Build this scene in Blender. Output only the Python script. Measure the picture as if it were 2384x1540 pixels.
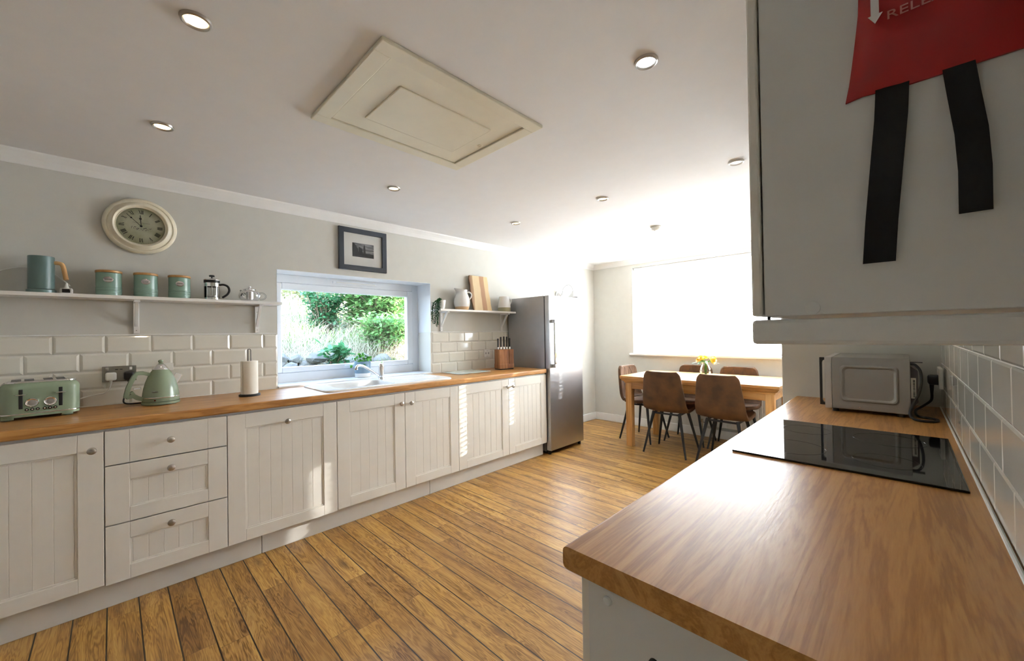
import bpy, bmesh, math, random
from mathutils import Vector, Matrix
random.seed(7)
PI = math.pi
for o in list(bpy.data.objects): bpy.data.objects.remove(o)
S = bpy.context.scene
COL = S.collection

# ------------------------------------------------------------------ camera
F_PX = 919.08
YAW, PITCH, ROLL = -0.7794, 0.0087, -0.0159
CAM = Vector((3.309, 0.216, 1.2945))
cam = bpy.data.cameras.new('camera'); camo = bpy.data.objects.new('camera', cam); COL.objects.link(camo)
cam.sensor_fit = 'HORIZONTAL'; cam.sensor_width = 36.0; cam.lens = F_PX * 36.0 / 2384.0
cam.clip_start = 0.02; cam.clip_end = 100
fw = Vector((math.sin(YAW)*math.cos(PITCH), math.cos(YAW)*math.cos(PITCH), math.sin(PITCH)))
rt = Vector((math.cos(YAW), -math.sin(YAW), 0)); up = rt.cross(fw)
rt2 = rt*math.cos(ROLL) + up*math.sin(ROLL); up2 = -rt*math.sin(ROLL) + up*math.cos(ROLL)
M = Matrix((rt2, up2, -fw)).transposed().to_4x4(); M.translation = CAM
camo.matrix_world = M
S.camera = camo

# ------------------------------------------------------------------ light and exposure
SKY_STRENGTH = 15.0
GLARE = 3.0       # brighter haze round the low sun
SUN_STRENGTH = 46.0
SPOT_W = 5.0
SUN_DIR = Vector((-0.35, -1.0, -0.28))
w = bpy.data.worlds.new('sky'); S.world = w; w.use_nodes = True
wn = w.node_tree; bgn = wn.nodes['Background']
tc = wn.nodes.new('ShaderNodeTexCoord'); sx = wn.nodes.new('ShaderNodeSeparateXYZ'); cr = wn.nodes.new('ShaderNodeValToRGB')
wn.links.new(tc.outputs['Generated'], sx.inputs[0]); wn.links.new(sx.outputs['Z'], cr.inputs[0])
cr.color_ramp.elements[0].color = (0.66, 0.82, 1.0, 1); cr.color_ramp.elements[1].color = (0.42, 0.63, 1.0, 1)
wn.links.new(cr.outputs[0], bgn.inputs[0])
dt_ = wn.nodes.new('ShaderNodeVectorMath'); dt_.operation = 'DOT_PRODUCT'; wn.links.new(tc.outputs['Generated'], dt_.inputs[0]); dt_.inputs[1].default_value = (-SUN_DIR).normalized()
def wmath(op, a, b):
    n = wn.nodes.new('ShaderNodeMath'); n.operation = op
    for i, v in enumerate((a, b)):
        if isinstance(v, (int, float)): n.inputs[i].default_value = v
        else: wn.links.new(v, n.inputs[i])
    return n.outputs[0]
lobe = wmath('POWER', wmath('MAXIMUM', dt_.outputs['Value'], 0.0), 4.0)
wn.links.new(wmath('ADD', wmath('MULTIPLY', lobe, GLARE), SKY_STRENGTH), bgn.inputs[1])
sun = bpy.data.lights.new('sun', 'SUN'); sun.energy = SUN_STRENGTH; sun.angle = 0.0093; sun.color = (1, .97, .92)
so = bpy.data.objects.new('sun', sun); COL.objects.link(so)
so.rotation_euler = SUN_DIR.to_track_quat('-Z', 'Y').to_euler(); so.location = (3, 12, 5)
S.view_settings.view_transform = 'Standard'; S.view_settings.look = 'None'
S.view_settings.exposure = 0.33; S.view_settings.gamma = 1.0; S.view_settings.use_curve_mapping = False
def portal(name, loc, rot, sx_, sy_):
    l = bpy.data.lights.new(name, 'AREA'); l.shape = 'RECTANGLE'; l.size = sx_; l.size_y = sy_
    l.cycles.is_portal = True
    o = bpy.data.objects.new(name, l); COL.objects.link(o); o.location = loc; o.rotation_euler = rot
portal('sky_portal', (-0.36, 1.75, 1.37), (0, -PI/2, 0), 0.95, 1.4)

wl_ = bpy.data.lights.new('window_boost_light', 'AREA'); wl_.shape = 'RECTANGLE'; wl_.size = 2.6; wl_.size_y = 1.15; wl_.energy = 290; wl_.color = (.90, .95, 1.0)  # area lamp added outside the back window to boost the daylight through the blind
wo_ = bpy.data.objects.new('window_boost_light', wl_); COL.objects.link(wo_); wo_.location = (1.967, 5.60, 1.6); wo_.rotation_euler = (-PI/2, 0, 0)

# ------------------------------------------------------------------ materials
MATS = {}
def nt(name):
    m = bpy.data.materials.new(name); m.use_nodes = True
    return m, m.node_tree, m.node_tree.nodes['Principled BSDF']
def N(t, kind, **kw):
    n = t.nodes.new(kind)
    for k, v in kw.items():
        if k.startswith('i_'):
            n.inputs[k[2:]].default_value = v
        else: setattr(n, k, v)
    return n
def lk(t, a, b): t.links.new(a, b)
def math_(t, op, a, b=None):
    n = t.nodes.new('ShaderNodeMath'); n.operation = op
    for i, v in enumerate((a, b)):
        if v is None: continue
        if isinstance(v, (int, float)): n.inputs[i].default_value = v
        else: t.links.new(v, n.inputs[i])
    return n.outputs[0]
def mixc(t, fac, a, b, mode='MIX'):
    n = t.nodes.new('ShaderNodeMix'); n.data_type = 'RGBA'; n.blend_type = mode
    for i, v in ((0, fac), (6, a), (7, b)):
        if isinstance(v, (int, float)): n.inputs[i].default_value = v
        elif isinstance(v, tuple): n.inputs[i].default_value = (*v, 1)
        else: t.links.new(v, n.inputs[i])
    return n.outputs[2]
def ramp(t, fac, stops):
    n = t.nodes.new('ShaderNodeValToRGB'); e = n.color_ramp.elements
    while len(e) < len(stops): e.new(0.5)
    for el, (p_, c) in zip(e, stops): el.position = p_; el.color = (*c, 1)
    t.links.new(fac, n.inputs[0]); return n.outputs[0]
def plain(name, col, rough=0.5, metal=0.0, var=0.04, scale=12.0, bump=0.0, bscale=60.0, **kw):
    """a flat coloured surface with faint procedural unevenness"""
    if name in MATS: return MATS[name]
    m, t, b = nt(name)
    g = N(t, 'ShaderNodeNewGeometry'); nz = N(t, 'ShaderNodeTexNoise', i_Scale=scale, i_Detail=3.0)
    lk(t, g.outputs['Position'], nz.inputs['Vector'])
    lo = tuple(max(0, c*(1-var)) for c in col); hi = tuple(min(1, c*(1+var)) for c in col)
    lk(t, ramp(t, nz.outputs[0], [(0.3, lo), (0.7, hi)]), b.inputs['Base Color'])
    b.inputs['Roughness'].default_value = rough; b.inputs['Metallic'].default_value = metal
    for k, v in kw.items(): b.inputs[k.replace('_', ' ')].default_value = v
    if bump:
        n2 = N(t, 'ShaderNodeTexNoise', i_Scale=bscale, i_Detail=4.0); lk(t, g.outputs['Position'], n2.inputs['Vector'])
        bp = N(t, 'ShaderNodeBump', i_Strength=bump, i_Distance=0.002)
        lk(t, n2.outputs[0], bp.inputs['Height']); lk(t, bp.outputs[0], b.inputs['Normal'])
    MATS[name] = m; return m
def wood(name, cols, along='y', fine=60.0, rough=0.4, bump=0.15, wave=0.5, stretch=14.0):
    if name in MATS: return MATS[name]
    m, t, b = nt(name)
    tcn = N(t, 'ShaderNodeTexCoord'); mp = N(t, 'ShaderNodeMapping')
    lk(t, tcn.outputs['Object'], mp.inputs['Vector'])
    s = [fine/8, fine/8, fine/8]; s['xyz'.index(along)] = fine/8/stretch
    mp.inputs['Scale'].default_value = s
    n1 = N(t, 'ShaderNodeTexNoise', i_Scale=0.55, i_Detail=5.0, i_Roughness=0.62, i_Distortion=wave)
    lk(t, mp.outputs[0], n1.inputs['Vector'])
    n2 = N(t, 'ShaderNodeTexNoise', i_Scale=9.0, i_Detail=3.0, i_Roughness=0.7); lk(t, mp.outputs[0], n2.inputs['Vector'])
    rings = math_(t, 'SINE', math_(t, 'MULTIPLY', n1.outputs[0], 46.0))
    f = math_(t, 'ADD', math_(t, 'MULTIPLY', rings, 0.13), math_(t, 'ADD', math_(t, 'MULTIPLY', n1.outputs[0], 0.55), math_(t, 'MULTIPLY', n2.outputs[0], 0.4)))
    k = len(cols)
    lk(t, ramp(t, f, [(0.28+0.42*i/(k-1), c) for i, c in enumerate(cols)]), b.inputs['Base Color'])
    b.inputs['Roughness'].default_value = rough
    bp = N(t, 'ShaderNodeBump', i_Strength=bump, i_Distance=0.001)
    lk(t, n2.outputs[0], bp.inputs['Height']); lk(t, bp.outputs[0], b.inputs['Normal'])
    MATS[name] = m; return m
def floor_mat():
    m, t, b = nt('oak plank floor')
    g = N(t, 'ShaderNodeNewGeometry'); sp = N(t, 'ShaderNodeSeparateXYZ'); lk(t, g.outputs['Position'], sp.inputs[0])
    X, Y = sp.outputs[0], sp.outputs[1]
    v = math_(t, 'DIVIDE', math_(t, 'ADD', Y, 0.0307), 0.1105)
    pi_ = math_(t, 'FLOOR', v); fr = math_(t, 'FRACT', v)
    wn1 = N(t, 'ShaderNodeTexWhiteNoise', noise_dimensions='1D'); lk(t, pi_, wn1.inputs['W'])
    u = math_(t, 'ADD', math_(t, 'DIVIDE', X, 1.25), math_(t, 'MULTIPLY', wn1.outputs[0], 7.3))
    bi = math_(t, 'FLOOR', u); bf = math_(t, 'FRACT', u)
    cb = N(t, 'ShaderNodeCombineXYZ'); lk(t, pi_, cb.inputs[0]); lk(t, bi, cb.inputs[1])
    wn2 = N(t, 'ShaderNodeTexWhiteNoise', noise_dimensions='3D'); lk(t, cb.outputs[0], wn2.inputs['Vector'])
    r = wn2.outputs[0]
    gv = N(t, 'ShaderNodeCombineXYZ')
    lk(t, math_(t, 'ADD', math_(t, 'MULTIPLY', X, 1.0), math_(t, 'MULTIPLY', r, 37.0)), gv.inputs[0])
    lk(t, math_(t, 'ADD', math_(t, 'MULTIPLY', Y, 11.0), math_(t, 'MULTIPLY', r, 91.0)), gv.inputs[1])
    n1 = N(t, 'ShaderNodeTexNoise', i_Scale=1.5, i_Detail=4.0, i_Roughness=0.55, i_Distortion=0.7); lk(t, gv.outputs[0], n1.inputs['Vector'])
    gv2 = N(t, 'ShaderNodeCombineXYZ')
    lk(t, math_(t, 'MULTIPLY', X, 9.0), gv2.inputs[0]); lk(t, math_(t, 'MULTIPLY', Y, 260.0), gv2.inputs[1])
    n2 = N(t, 'ShaderNodeTexNoise', i_Scale=1.0, i_Detail=3.0, i_Roughness=0.6); lk(t, gv2.outputs[0], n2.inputs['Vector'])
    rings = math_(t, 'SINE', math_(t, 'MULTIPLY', n1.outputs[0], 95.0))
    f = math_(t, 'ADD', math_(t, 'ADD', math_(t, 'MULTIPLY', rings, 0.065), math_(t, 'MULTIPLY', n1.outputs[0], 0.62)), math_(t, 'MULTIPLY', n2.outputs[0], 0.34))
    grain = ramp(t, f, [(0.30, (0.15, 0.068, 0.018)), (0.43, (0.34, 0.175, 0.046)), (0.54, (0.48, 0.275, 0.078)), (0.72, (0.60, 0.385, 0.140))])
    tint = ramp(t, r, [(0.0, (0.74, 0.66, 0.58)), (0.3, (0.92, 0.87, 0.76)), (0.6, (1.0, 0.96, 0.84)), (1.0, (1.10, 1.07, 0.98))])
    c = mixc(t, 1.0, grain, tint, 'MULTIPLY')
    # knots
    vor = N(t, 'ShaderNodeTexVoronoi', i_Scale=1.0, i_Randomness=1.0)
    gv3 = N(t, 'ShaderNodeCombineXYZ')
    lk(t, math_(t, 'ADD', math_(t, 'MULTIPLY', X, 2.4), math_(t, 'MULTIPLY', r, 11.0)), gv3.inputs[0])
    lk(t, math_(t, 'ADD', math_(t, 'MULTIPLY', Y, 9.0), math_(t, 'MULTIPLY', n1.outputs[0], 0.6)), gv3.inputs[1])
    lk(t, gv3.outputs[0], vor.inputs['Vector'])
    kn = ramp(t, vor.outputs['Distance'], [(0.05, (1, 1, 1)), (0.24, (0, 0, 0))])
    sel = math_(t, 'GREATER_THAN', r, 0.35)
    c = mixc(t, math_(t, 'MULTIPLY', math_(t, 'MULTIPLY', kn, sel), 0.8), c, (0.11, 0.05, 0.018))
    gr = math_(t, 'ADD', math_(t, 'LESS_THAN', fr, 0.034), math_(t, 'GREATER_THAN', fr, 0.985))
    c = mixc(t, gr, c, (0.030, 0.018, 0.012))
    en = math_(t, 'LESS_THAN', bf, 0.0022)
    c = mixc(t, math_(t, 'MULTIPLY', en, 0.6), c, (0.12, 0.07, 0.03))
    lk(t, c, b.inputs['Base Color'])
    b.inputs['Roughness'].default_value = 0.36
    bp = N(t, 'ShaderNodeBump', i_Strength=0.35, i_Distance=0.002)
    lk(t, math_(t, 'SUBTRACT', math_(t, 'MULTIPLY', n2.outputs[0], 0.15), gr), bp.inputs['Height']); lk(t, bp.outputs[0], b.inputs['Normal'])
    return m
def thin_glass(name, tint=(1, 1, 1), refl=1.0):
    if name in MATS: return MATS[name]
    m = bpy.data.materials.new(name); m.use_nodes = True; t = m.node_tree
    t.nodes.remove(t.nodes['Principled BSDF']); out = t.nodes['Material Output']
    tr = N(t, 'ShaderNodeBsdfTransparent'); tr.inputs[0].default_value = (*tint, 1)
    gl = N(t, 'ShaderNodeBsdfGlossy'); gl.inputs['Roughness'].default_value = 0.02
    fr = N(t, 'ShaderNodeFresnel'); fr.inputs[0].default_value = 1.45
    mx = N(t, 'ShaderNodeMixShader'); lk(t, math_(t, 'MULTIPLY', fr.outputs[0], refl), mx.inputs[0])
    lk(t, tr.outputs[0], mx.inputs[1]); lk(t, gl.outputs[0], mx.inputs[2]); lk(t, mx.outputs[0], out.inputs[0])
    MATS[name] = m; return m
def emit(name, col, st):
    if name in MATS: return MATS[name]
    m, t, b = nt(name)
    g = N(t, 'ShaderNodeNewGeometry'); nz = N(t, 'ShaderNodeTexNoise', i_Scale=40.0); lk(t, g.outputs['Position'], nz.inputs['Vector'])
    lk(t, ramp(t, nz.outputs[0], [(0, tuple(c*.95 for c in col)), (1, col)]), b.inputs['Emission Color'])
    b.inputs['Base Color'].default_value = (.8, .8, .8, 1)
    b.inputs['Emission Strength'].default_value = st; MATS[name] = m; return m
def leafmat(name, c1, c2, trans=0.35, rough=.5):
    if name in MATS: return MATS[name]
    m = bpy.data.materials.new(name); m.use_nodes = True; t = m.node_tree
    b = t.nodes['Principled BSDF']; out = t.nodes['Material Output']
    g = N(t, 'ShaderNodeNewGeometry'); nz = N(t, 'ShaderNodeTexNoise', i_Scale=9.0, i_Detail=2.0); lk(t, g.outputs['Position'], nz.inputs['Vector'])
    c = ramp(t, nz.outputs[0], [(0.35, c1), (0.65, c2)]); lk(t, c, b.inputs['Base Color']); b.inputs['Roughness'].default_value = rough
    tl = N(t, 'ShaderNodeBsdfTranslucent'); lk(t, c, tl.inputs[0])
    mx = N(t, 'ShaderNodeMixShader'); mx.inputs[0].default_value = trans
    lk(t, b.outputs[0], mx.inputs[1]); lk(t, tl.outputs[0], mx.inputs[2]); lk(t, mx.outputs[0], out.inputs[0])
    MATS[name] = m; return m

WALL = plain('grey beige wall paint', (0.655, 0.635, 0.575), 0.85, bump=0.05, var=.015)
CEIL = plain('white ceiling paint', (0.80, 0.79, 0.775), 0.9, bump=0.04, var=.01)
TRIM = plain('white gloss woodwork', (0.85, 0.84, 0.81), 0.35, var=.01)
CREAM = plain('cream painted cabinet front', (0.80, 0.765, 0.70), 0.38, var=.015)
CARC = plain('white cabinet board', (0.74, 0.74, 0.72), 0.42, var=.012)
PVC = plain('white upvc', (0.86, 0.88, 0.90), 0.28, var=.01)
TILE = plain('cream glazed tile', (0.76, 0.73, 0.65), 0.07, var=.02, scale=5.0)
GROUT = plain('pale grout', (0.76, 0.74, 0.69), 0.8, var=.03)
OAKTOP = wood('oak worktop laminate', [(0.37, 0.16, 0.040), (0.50, 0.24, 0.068), (0.58, 0.30, 0.095)], 'y', fine=190, rough=0.33, bump=0.35, stretch=14)
OAK = wood('oak table wood', [(0.44, 0.20, 0.055), (0.62, 0.33, 0.11), (0.72, 0.42, 0.17)], 'x', fine=60, rough=0.35)
OAKV = wood('oak leg wood', [(0.44, 0.20, 0.055), (0.60, 0.31, 0.10), (0.68, 0.39, 0.15)], 'z', fine=60, rough=0.4)
WALNUT = wood('acacia block wood', [(0.20, 0.075, 0.022), (0.34, 0.14, 0.045), (0.44, 0.20, 0.07)], 'z', fine=90, rough=0.45)
BEECH = wood('pale beech wood', [(0.52, 0.29, 0.11), (0.66, 0.40, 0.17)], 'z', fine=60, rough=0.5)
BAMB = wood('bamboo lid wood', [(0.36, 0.18, 0.05), (0.50, 0.28, 0.09)], 'y', fine=60, rough=0.45)
CHROME = plain('chrome', (0.82, 0.82, 0.83), 0.08, 1.0, var=.01)
NICKEL = plain('brushed nickel', (0.46, 0.43, 0.39), 0.32, 1.0, var=.05)
STEEL = plain('brushed stainless steel', (0.50, 0.50, 0.51), 0.33, 1.0, var=.04, scale=3)
DSTEEL = plain('grey steel cabinet side', (0.42, 0.42, 0.43), 0.42, 0.75, var=.03)
SILVER = plain('silver painted metal', (0.36, 0.35, 0.33), 0.42, 0.5, var=.03)
BLACK = plain('black plastic', (0.013, 0.013, 0.015), 0.4, var=.2)
BLKM = plain('black powder coated metal', (0.018, 0.018, 0.022), 0.5, var=.1)
WPL = plain('white plastic', (0.80, 0.79, 0.74), 0.35, var=.02)
SAGE = plain('sage green enamel', (0.27, 0.34, 0.235), 0.22, var=.03)
SAGE2 = plain('duck egg green enamel', (0.22, 0.34, 0.28), 0.25, var=.03)
TEAL = plain('dark teal satin metal', (0.12, 0.19, 0.18), 0.35, var=.04)
LEATHER = plain('tan brown suede leather', (0.10, 0.043, 0.013), 0.7, var=.4, scale=9, bump=.25, bscale=90)
CERAM = plain('white glazed ceramic', (0.84, 0.83, 0.80), 0.12, var=.01)
TERR = plain('buff unglazed clay', (0.58, 0.39, 0.22), 0.8, var=.05)
OLIVE = plain('olive grey unglazed clay', (0.36, 0.33, 0.20), 0.8, var=.05)
SINKM = plain('white composite sink', (0.86, 0.84, 0.80), 0.16, var=.01)
HATCH = plain('cream plastic hatch', (0.78, 0.73, 0.58), 0.35, var=.02)
RED = plain('red vinyl', (0.36, 0.008, 0.008), 0.4, var=.12, bump=.3, bscale=25)
WEB = plain('black webbing', (0.010, 0.010, 0.014), 0.9, var=.2)
PAPER = plain('white paper towel', (0.88, 0.85, 0.76), 0.9, var=.02, bump=.2, bscale=150)
HOBM = plain('black ceramic glass', (0.006, 0.006, 0.007), 0.035, var=.1)
GLASS = thin_glass('clear glass', (0.97, 0.98, 0.98), 1.3)
WGLASS = thin_glass('window glass', (0.98, 0.99, 0.99), 0.6)
BGLASS = plain('tempered glass board', (0.62, 0.72, 0.68), 0.04, var=.03)
DARK = plain('dark gap', (0.01, 0.01, 0.01), 0.8, var=.1)
GREY = plain('dark grey stained wood', (0.035, 0.043, 0.055), 0.45, var=.12)
MOUNT = plain('off white mount card', (0.82, 0.81, 0.77), 0.8, var=.01)
CREAMF = plain('distressed cream clock case', (0.80, 0.73, 0.56), 0.35, var=.07, scale=14)
INK = plain('dark print ink', (0.045, 0.045, 0.035), 0.7, var=.1)

# ------------------------------------------------------------------ mesh helpers
class MB:
    def __init__(s): s.bm = bmesh.new()
    def add(s, b2, M_=None):
        me = bpy.data.meshes.new('t'); b2.to_mesh(me); b2.free()
        if M_: me.transform(M_)
        s.bm.from_mesh(me); bpy.data.meshes.remove(me); return s
    def box(s, x0, x1, y0, y1, z0, z1, bv=0.0, seg=2, M_=None):
        b = bmesh.new(); bmesh.ops.create_cube(b, size=1)
        bmesh.ops.transform(b, matrix=Matrix.Translation(((x0+x1)/2, (y0+y1)/2, (z0+z1)/2)) @ Matrix.Diagonal((abs(x1-x0), abs(y1-y0), abs(z1-z0), 1)), verts=b.verts)
        if bv: bmesh.ops.bevel(b, geom=b.edges[:], offset=bv, segments=seg, affect='EDGES', profile=0.5)
        return s.add(b, M_)
    def lathe(s, prof, c=(0, 0, 0), n=32, axis='z', M_=None, cap=True):
        b = bmesh.new(); rings = []
        for r, h in prof:
            ring = []
            for i in range(n):
                a = 2*PI*i/n; p_ = Vector((r*math.cos(a), r*math.sin(a), h))
                ring.append(b.verts.new(p_))
            rings.append(ring)
        for a_, b_ in zip(rings, rings[1:]):
            for i in range(n): b.faces.new((a_[i], a_[(i+1) % n], b_[(i+1) % n], b_[i]))
        if cap:
            if prof[0][0] > 1e-5: b.faces.new(list(reversed(rings[0])))
            if prof[-1][0] > 1e-5: b.faces.new(rings[-1])
        bmesh.ops.remove_doubles(b, verts=b.verts, dist=1e-6)
        R = Matrix.Identity(4)
        if axis == 'x': R = Matrix.Rotation(PI/2, 4, 'Y')
        if axis == '-x': R = Matrix.Rotation(-PI/2, 4, 'Y')
        if axis == 'y': R = Matrix.Rotation(-PI/2, 4, 'X')
        if axis == '-y': R = Matrix.Rotation(PI/2, 4, 'X')
        T = Matrix.Translation(c) @ R
        if M_: T = M_ @ T
        return s.add(b, T)
    def tube(s, pts, r, n=10, M_=None, close=False, smooth_n=0):
        P = [Vector(q) for q in pts]
        if smooth_n:
            Q = []
            m_ = len(P); idx = range(m_ if close else m_-1)
            for i in idx:
                p0 = P[(i-1) % m_] if (close or i > 0) else P[i]; p1 = P[i]; p2 = P[(i+1) % m_]
                p3 = P[(i+2) % m_] if (close or i+2 < m_) else p2
                for k in range(smooth_n):
                    t = k/smooth_n
                    Q.append(0.5*((2*p1)+(-p0+p2)*t+(2*p0-5*p1+4*p2-p3)*t*t+(-p0+3*p1-3*p2+p3)*t**3))
            if not close: Q.append(P[-1])
            P = Q
        b = bmesh.new(); rings = []; m_ = len(P); ref = None
        for i, q in enumerate(P):
            if close: d = (P[(i+1) % m_]-P[(i-1) % m_]).normalized()
            else: d = (P[min(i+1, m_-1)]-P[max(i-1, 0)]).normalized()
            if ref is None: ref = Vector((0, 0, 1)) if abs(d.z) < 0.9 else Vector((1, 0, 0))
            a = d.cross(ref).normalized(); c_ = a.cross(d).normalized(); ref = c_
            rr = r[i] if isinstance(r, (list, tuple)) and len(r) == m_ else (r if not isinstance(r, (list, tuple)) else r[0]+(r[-1]-r[0])*i/(m_-1))
            rings.append([b.verts.new(q+rr*(a*math.cos(2*PI*k/n)+c_*math.sin(2*PI*k/n))) for k in range(n)])
        for i in range(m_ if close else m_-1):
            A, B = rings[i], rings[(i+1) % m_]
            for k in range(n): b.faces.new((A[k], A[(k+1) % n], B[(k+1) % n], B[k]))
        if not close: b.faces.new(list(reversed(rings[0]))); b.faces.new(rings[-1])
        return s.add(b, M_)
    def prism(s, poly, axis, a0, a1, bv=0.0, M_=None):
        """poly in the two other axes (in xyz order), extruded from a0 to a1"""
        b = bmesh.new(); i = 'xyz'.index(axis)
        def mk(u, v, a):
            c = [u, v]; c.insert(i, a); return b.verts.new(c)
        A = [mk(u, v, a0) for u, v in poly]; B = [mk(u, v, a1) for u, v in poly]; n = len(poly)
        b.faces.new(A); b.faces.new(list(reversed(B)))
        for k in range(n): b.faces.new((A[k], B[k], B[(k+1) % n], A[(k+1) % n]))
        bmesh.ops.recalc_face_normals(b, faces=b.faces)
        if bv: bmesh.ops.bevel(b, geom=b.edges[:], offset=bv, segments=2, affect='EDGES', profile=.5)
        return s.add(b, M_)
    def sphere(s, c, r, sc=(1, 1, 1), sub=2, noise=0.0, M_=None, seed=0):
        b = bmesh.new(); bmesh.ops.create_icosphere(b, subdivisions=sub, radius=r)
        if noise:
            rn = random.Random(seed); ph = [rn.uniform(0, 6) for _ in range(6)]
            for v in b.verts:
                q = v.co/r
                k = 1+noise*(math.sin(3*q.x+ph[0])+math.sin(4*q.y+ph[1])+math.sin(3.5*q.z+ph[2])+.6*math.sin(9*q.x+ph[3])*math.sin(8*q.y+ph[4]))/2
                v.co *= k
        for v in b.verts: v.co = Vector((v.co.x*sc[0], v.co.y*sc[1], v.co.z*sc[2]))+Vector(c)
        return s.add(b, M_)
    def quad(s, a, b_, c, d):
        vs = [s.bm.verts.new(q) for q in (a, b_, c, d)]; s.bm.faces.new(vs); return s
    def build(s, name, mat, parent=None, smooth=None, fix=True):
        if parent is not None: s.bm.transform(wm(parent).inverted())
        if fix: bmesh.ops.recalc_face_normals(s.bm, faces=s.bm.faces)
        me = bpy.data.meshes.new(name); s.bm.to_mesh(me); s.bm.free()
        me.materials.append(mat)
        if smooth:
            for p_ in me.polygons: p_.use_smooth = True
            try: me.set_sharp_from_angle(angle=math.radians(smooth))
            except Exception: pass
        o = bpy.data.objects.new(name, me); COL.objects.link(o)
        if smooth:
            wn_ = o.modifiers.new('weighted normals', 'WEIGHTED_NORMAL'); wn_.keep_sharp = True
        if parent is not None: o.parent = parent
        return o
def wm(o):
    L = Matrix.Translation(o.location) @ o.rotation_euler.to_matrix().to_4x4()
    return wm(o.parent) @ L if o.parent else L
def tag(o, label=None, cat=None, group=None, kind=None):
    if label: o['label'] = label
    if cat: o['category'] = cat
    if group: o['group'] = group
    if kind: o['kind'] = kind
    return o
def thing(name, label, cat, loc=(0, 0, 0), rz=0.0, group=None):
    o = bpy.data.objects.new(name, None); COL.objects.link(o); o.empty_display_size = 0.05
    o.location = loc; o.rotation_euler = (0, 0, rz); return tag(o, label, cat, group)
def kids(o): return [c for c in bpy.data.objects if c.parent == o]
def copy_tree(o, parent=None):
    c = o.copy(); COL.objects.link(c)
    if parent: c.parent = parent
    for ch in kids(o): copy_tree(ch, c)
    return c
def place(proto, used, loc, rz=0.0, label=None):
    o = copy_tree(proto) if used[0] else proto
    used[0] = True; o.location = loc; o.rotation_euler = (0, 0, rz)
    if label: o['label'] = label
    return o
def struct(name, mb, mat, smooth=None):
    o = mb.build(name, mat, smooth=smooth); o['kind'] = 'structure'; return o
def TR(x, y, z, rz=0.0): return Matrix.Translation((x, y, z)) @ Matrix.Rotation(rz, 4, 'Z')

# ------------------------------------------------------------------ room shell
HC = 2.3056; WR = 3.44; YB = 5.33; YF = -1.3; XD = 4.3; ZW = 0.917
struct('floor', MB().box(-0.02, XD, YF, YB+.02, -0.1, 0), floor_mat())
struct('ceiling', MB().box(-0.3, XD+.15, YF-.15, YB+.45, HC, HC+.12), CEIL)
WY0, WY1, WZ0, WZ1 = 1.078, 2.425, 0.915, 1.806
m = MB()
m.box(-.3, 0, YF, WY0, 0, HC).box(-.3, 0, WY1, YB+.3, 0, HC).box(-.3, 0, WY0, WY1, 0, WZ0).box(-.3, 0, WY0, WY1, WZ1, HC)
struct('wall_left', m, WALL)
BX0, BX1, BZ0, BZ1 = 0.635, 3.3, 1.0, 2.19
m = MB()
m.box(0, BX0, YB, YB+.3, 0, HC).box(BX1, XD, YB, YB+.3, 0, HC).box(BX0, BX1, YB, YB+.3, 0, BZ0-.03).box(BX0, BX1, YB, YB+.3, BZ1, HC)
struct('wall_back', m, WALL)
struct('wall_right', MB().box(WR, WR+.12, YF, 2.95, 0, HC).box(XD, XD+.12, 3.07, YB+.3, 0, HC), WALL)
struct('wall_stub', MB().box(2.808, XD+.12, 2.95, 3.07, 0, HC, bv=.004), WALL)
struct('wall_front', MB().box(-.3, WR+.12, YF-.12, YF, 0, HC), WALL)
# cornice
cp = [(0, -.070), (.006, -.070), (.010, -.058), (.020, -.036), (.036, -.018), (.044, -.010), (.048, 0), (0, 0)]
m = MB(); m.prism([(x, HC+z) for x, z in cp], 'y', YF, YB)
struct('trim_left_cornice', m, TRIM)
m = MB(); m.prism([(YB-x, HC+z) for x, z in cp], 'x', 0, XD)
struct('trim_back_cornice', m, TRIM)
# skirting
m = MB(); m.box(0, .016, 4.15, YB, 0, .105, .003); struct('baseboard_left', m, TRIM)
m = MB(); m.box(.016, XD, YB-.016, YB, 0, .105, .003); struct('baseboard_back', m, TRIM)

# tiles: brick bonded bevelled tiles, one mesh per wall
def tile_wall(name, yr, zr, xw, sgn, y_off, g=.0022, bev=.011, dp=.008):
    m = MB()
    rows = int(round((zr[1]-zr[0])/.1025))
    for r_ in range(rows):
        z1 = zr[1]-.1025*r_; z0 = z1-.1025
        if z0 < zr[0]-.05: break
        z0 = max(z0, zr[0])
        y = y_off + (.1 if r_ % 2 else 0)
        y -= math.ceil((y-yr[0])/.2)*.2
        while y < yr[1]:
            a, b_ = max(y, yr[0])+g/2, min(y+.2, yr[1])-g/2
            if b_-a > .012:
                zz0, zz1 = z0+g/2, z1-g/2; be = min(bev, (b_-a)/3)
                o = [(xw, a, zz0), (xw, b_, zz0), (xw, b_, zz1), (xw, a, zz1)]
                x1 = xw+sgn*.003; x2 = xw+sgn*dp
                mid = [(x1, a, zz0), (x1, b_, zz0), (x1, b_, zz1), (x1, a, zz1)]
                inn = [(x2, a+be, zz0+be), (x2, b_-be, zz0+be), (x2, b_-be, zz1-be), (x2, a+be, zz1-be)]
                V = [[m.bm.verts.new(q) for q in L] for L in (o, mid, inn)]
                for A, B in ((0, 1), (1, 2)):
                    for k in range(4): m.bm.faces.new((V[A][k], V[A][(k+1) % 4], V[B][(k+1) % 4], V[B][k]))
                m.bm.faces.new(V[2])
            y += .2
    o = struct(name, m, TILE)
    return o
def grout(name, x0, x1, y0, y1, z0, z1):
    return struct(name, MB().box(x0, x1, y0, y1, z0, z1), GROUT)
grout('wall_left_grout', 0, .0022, YF, WY0, ZW, 1.322)
tile_wall('wall_left_tiles_a', (-.8, WY0), (.912, 1.322), .001, 1, -.015)
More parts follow.
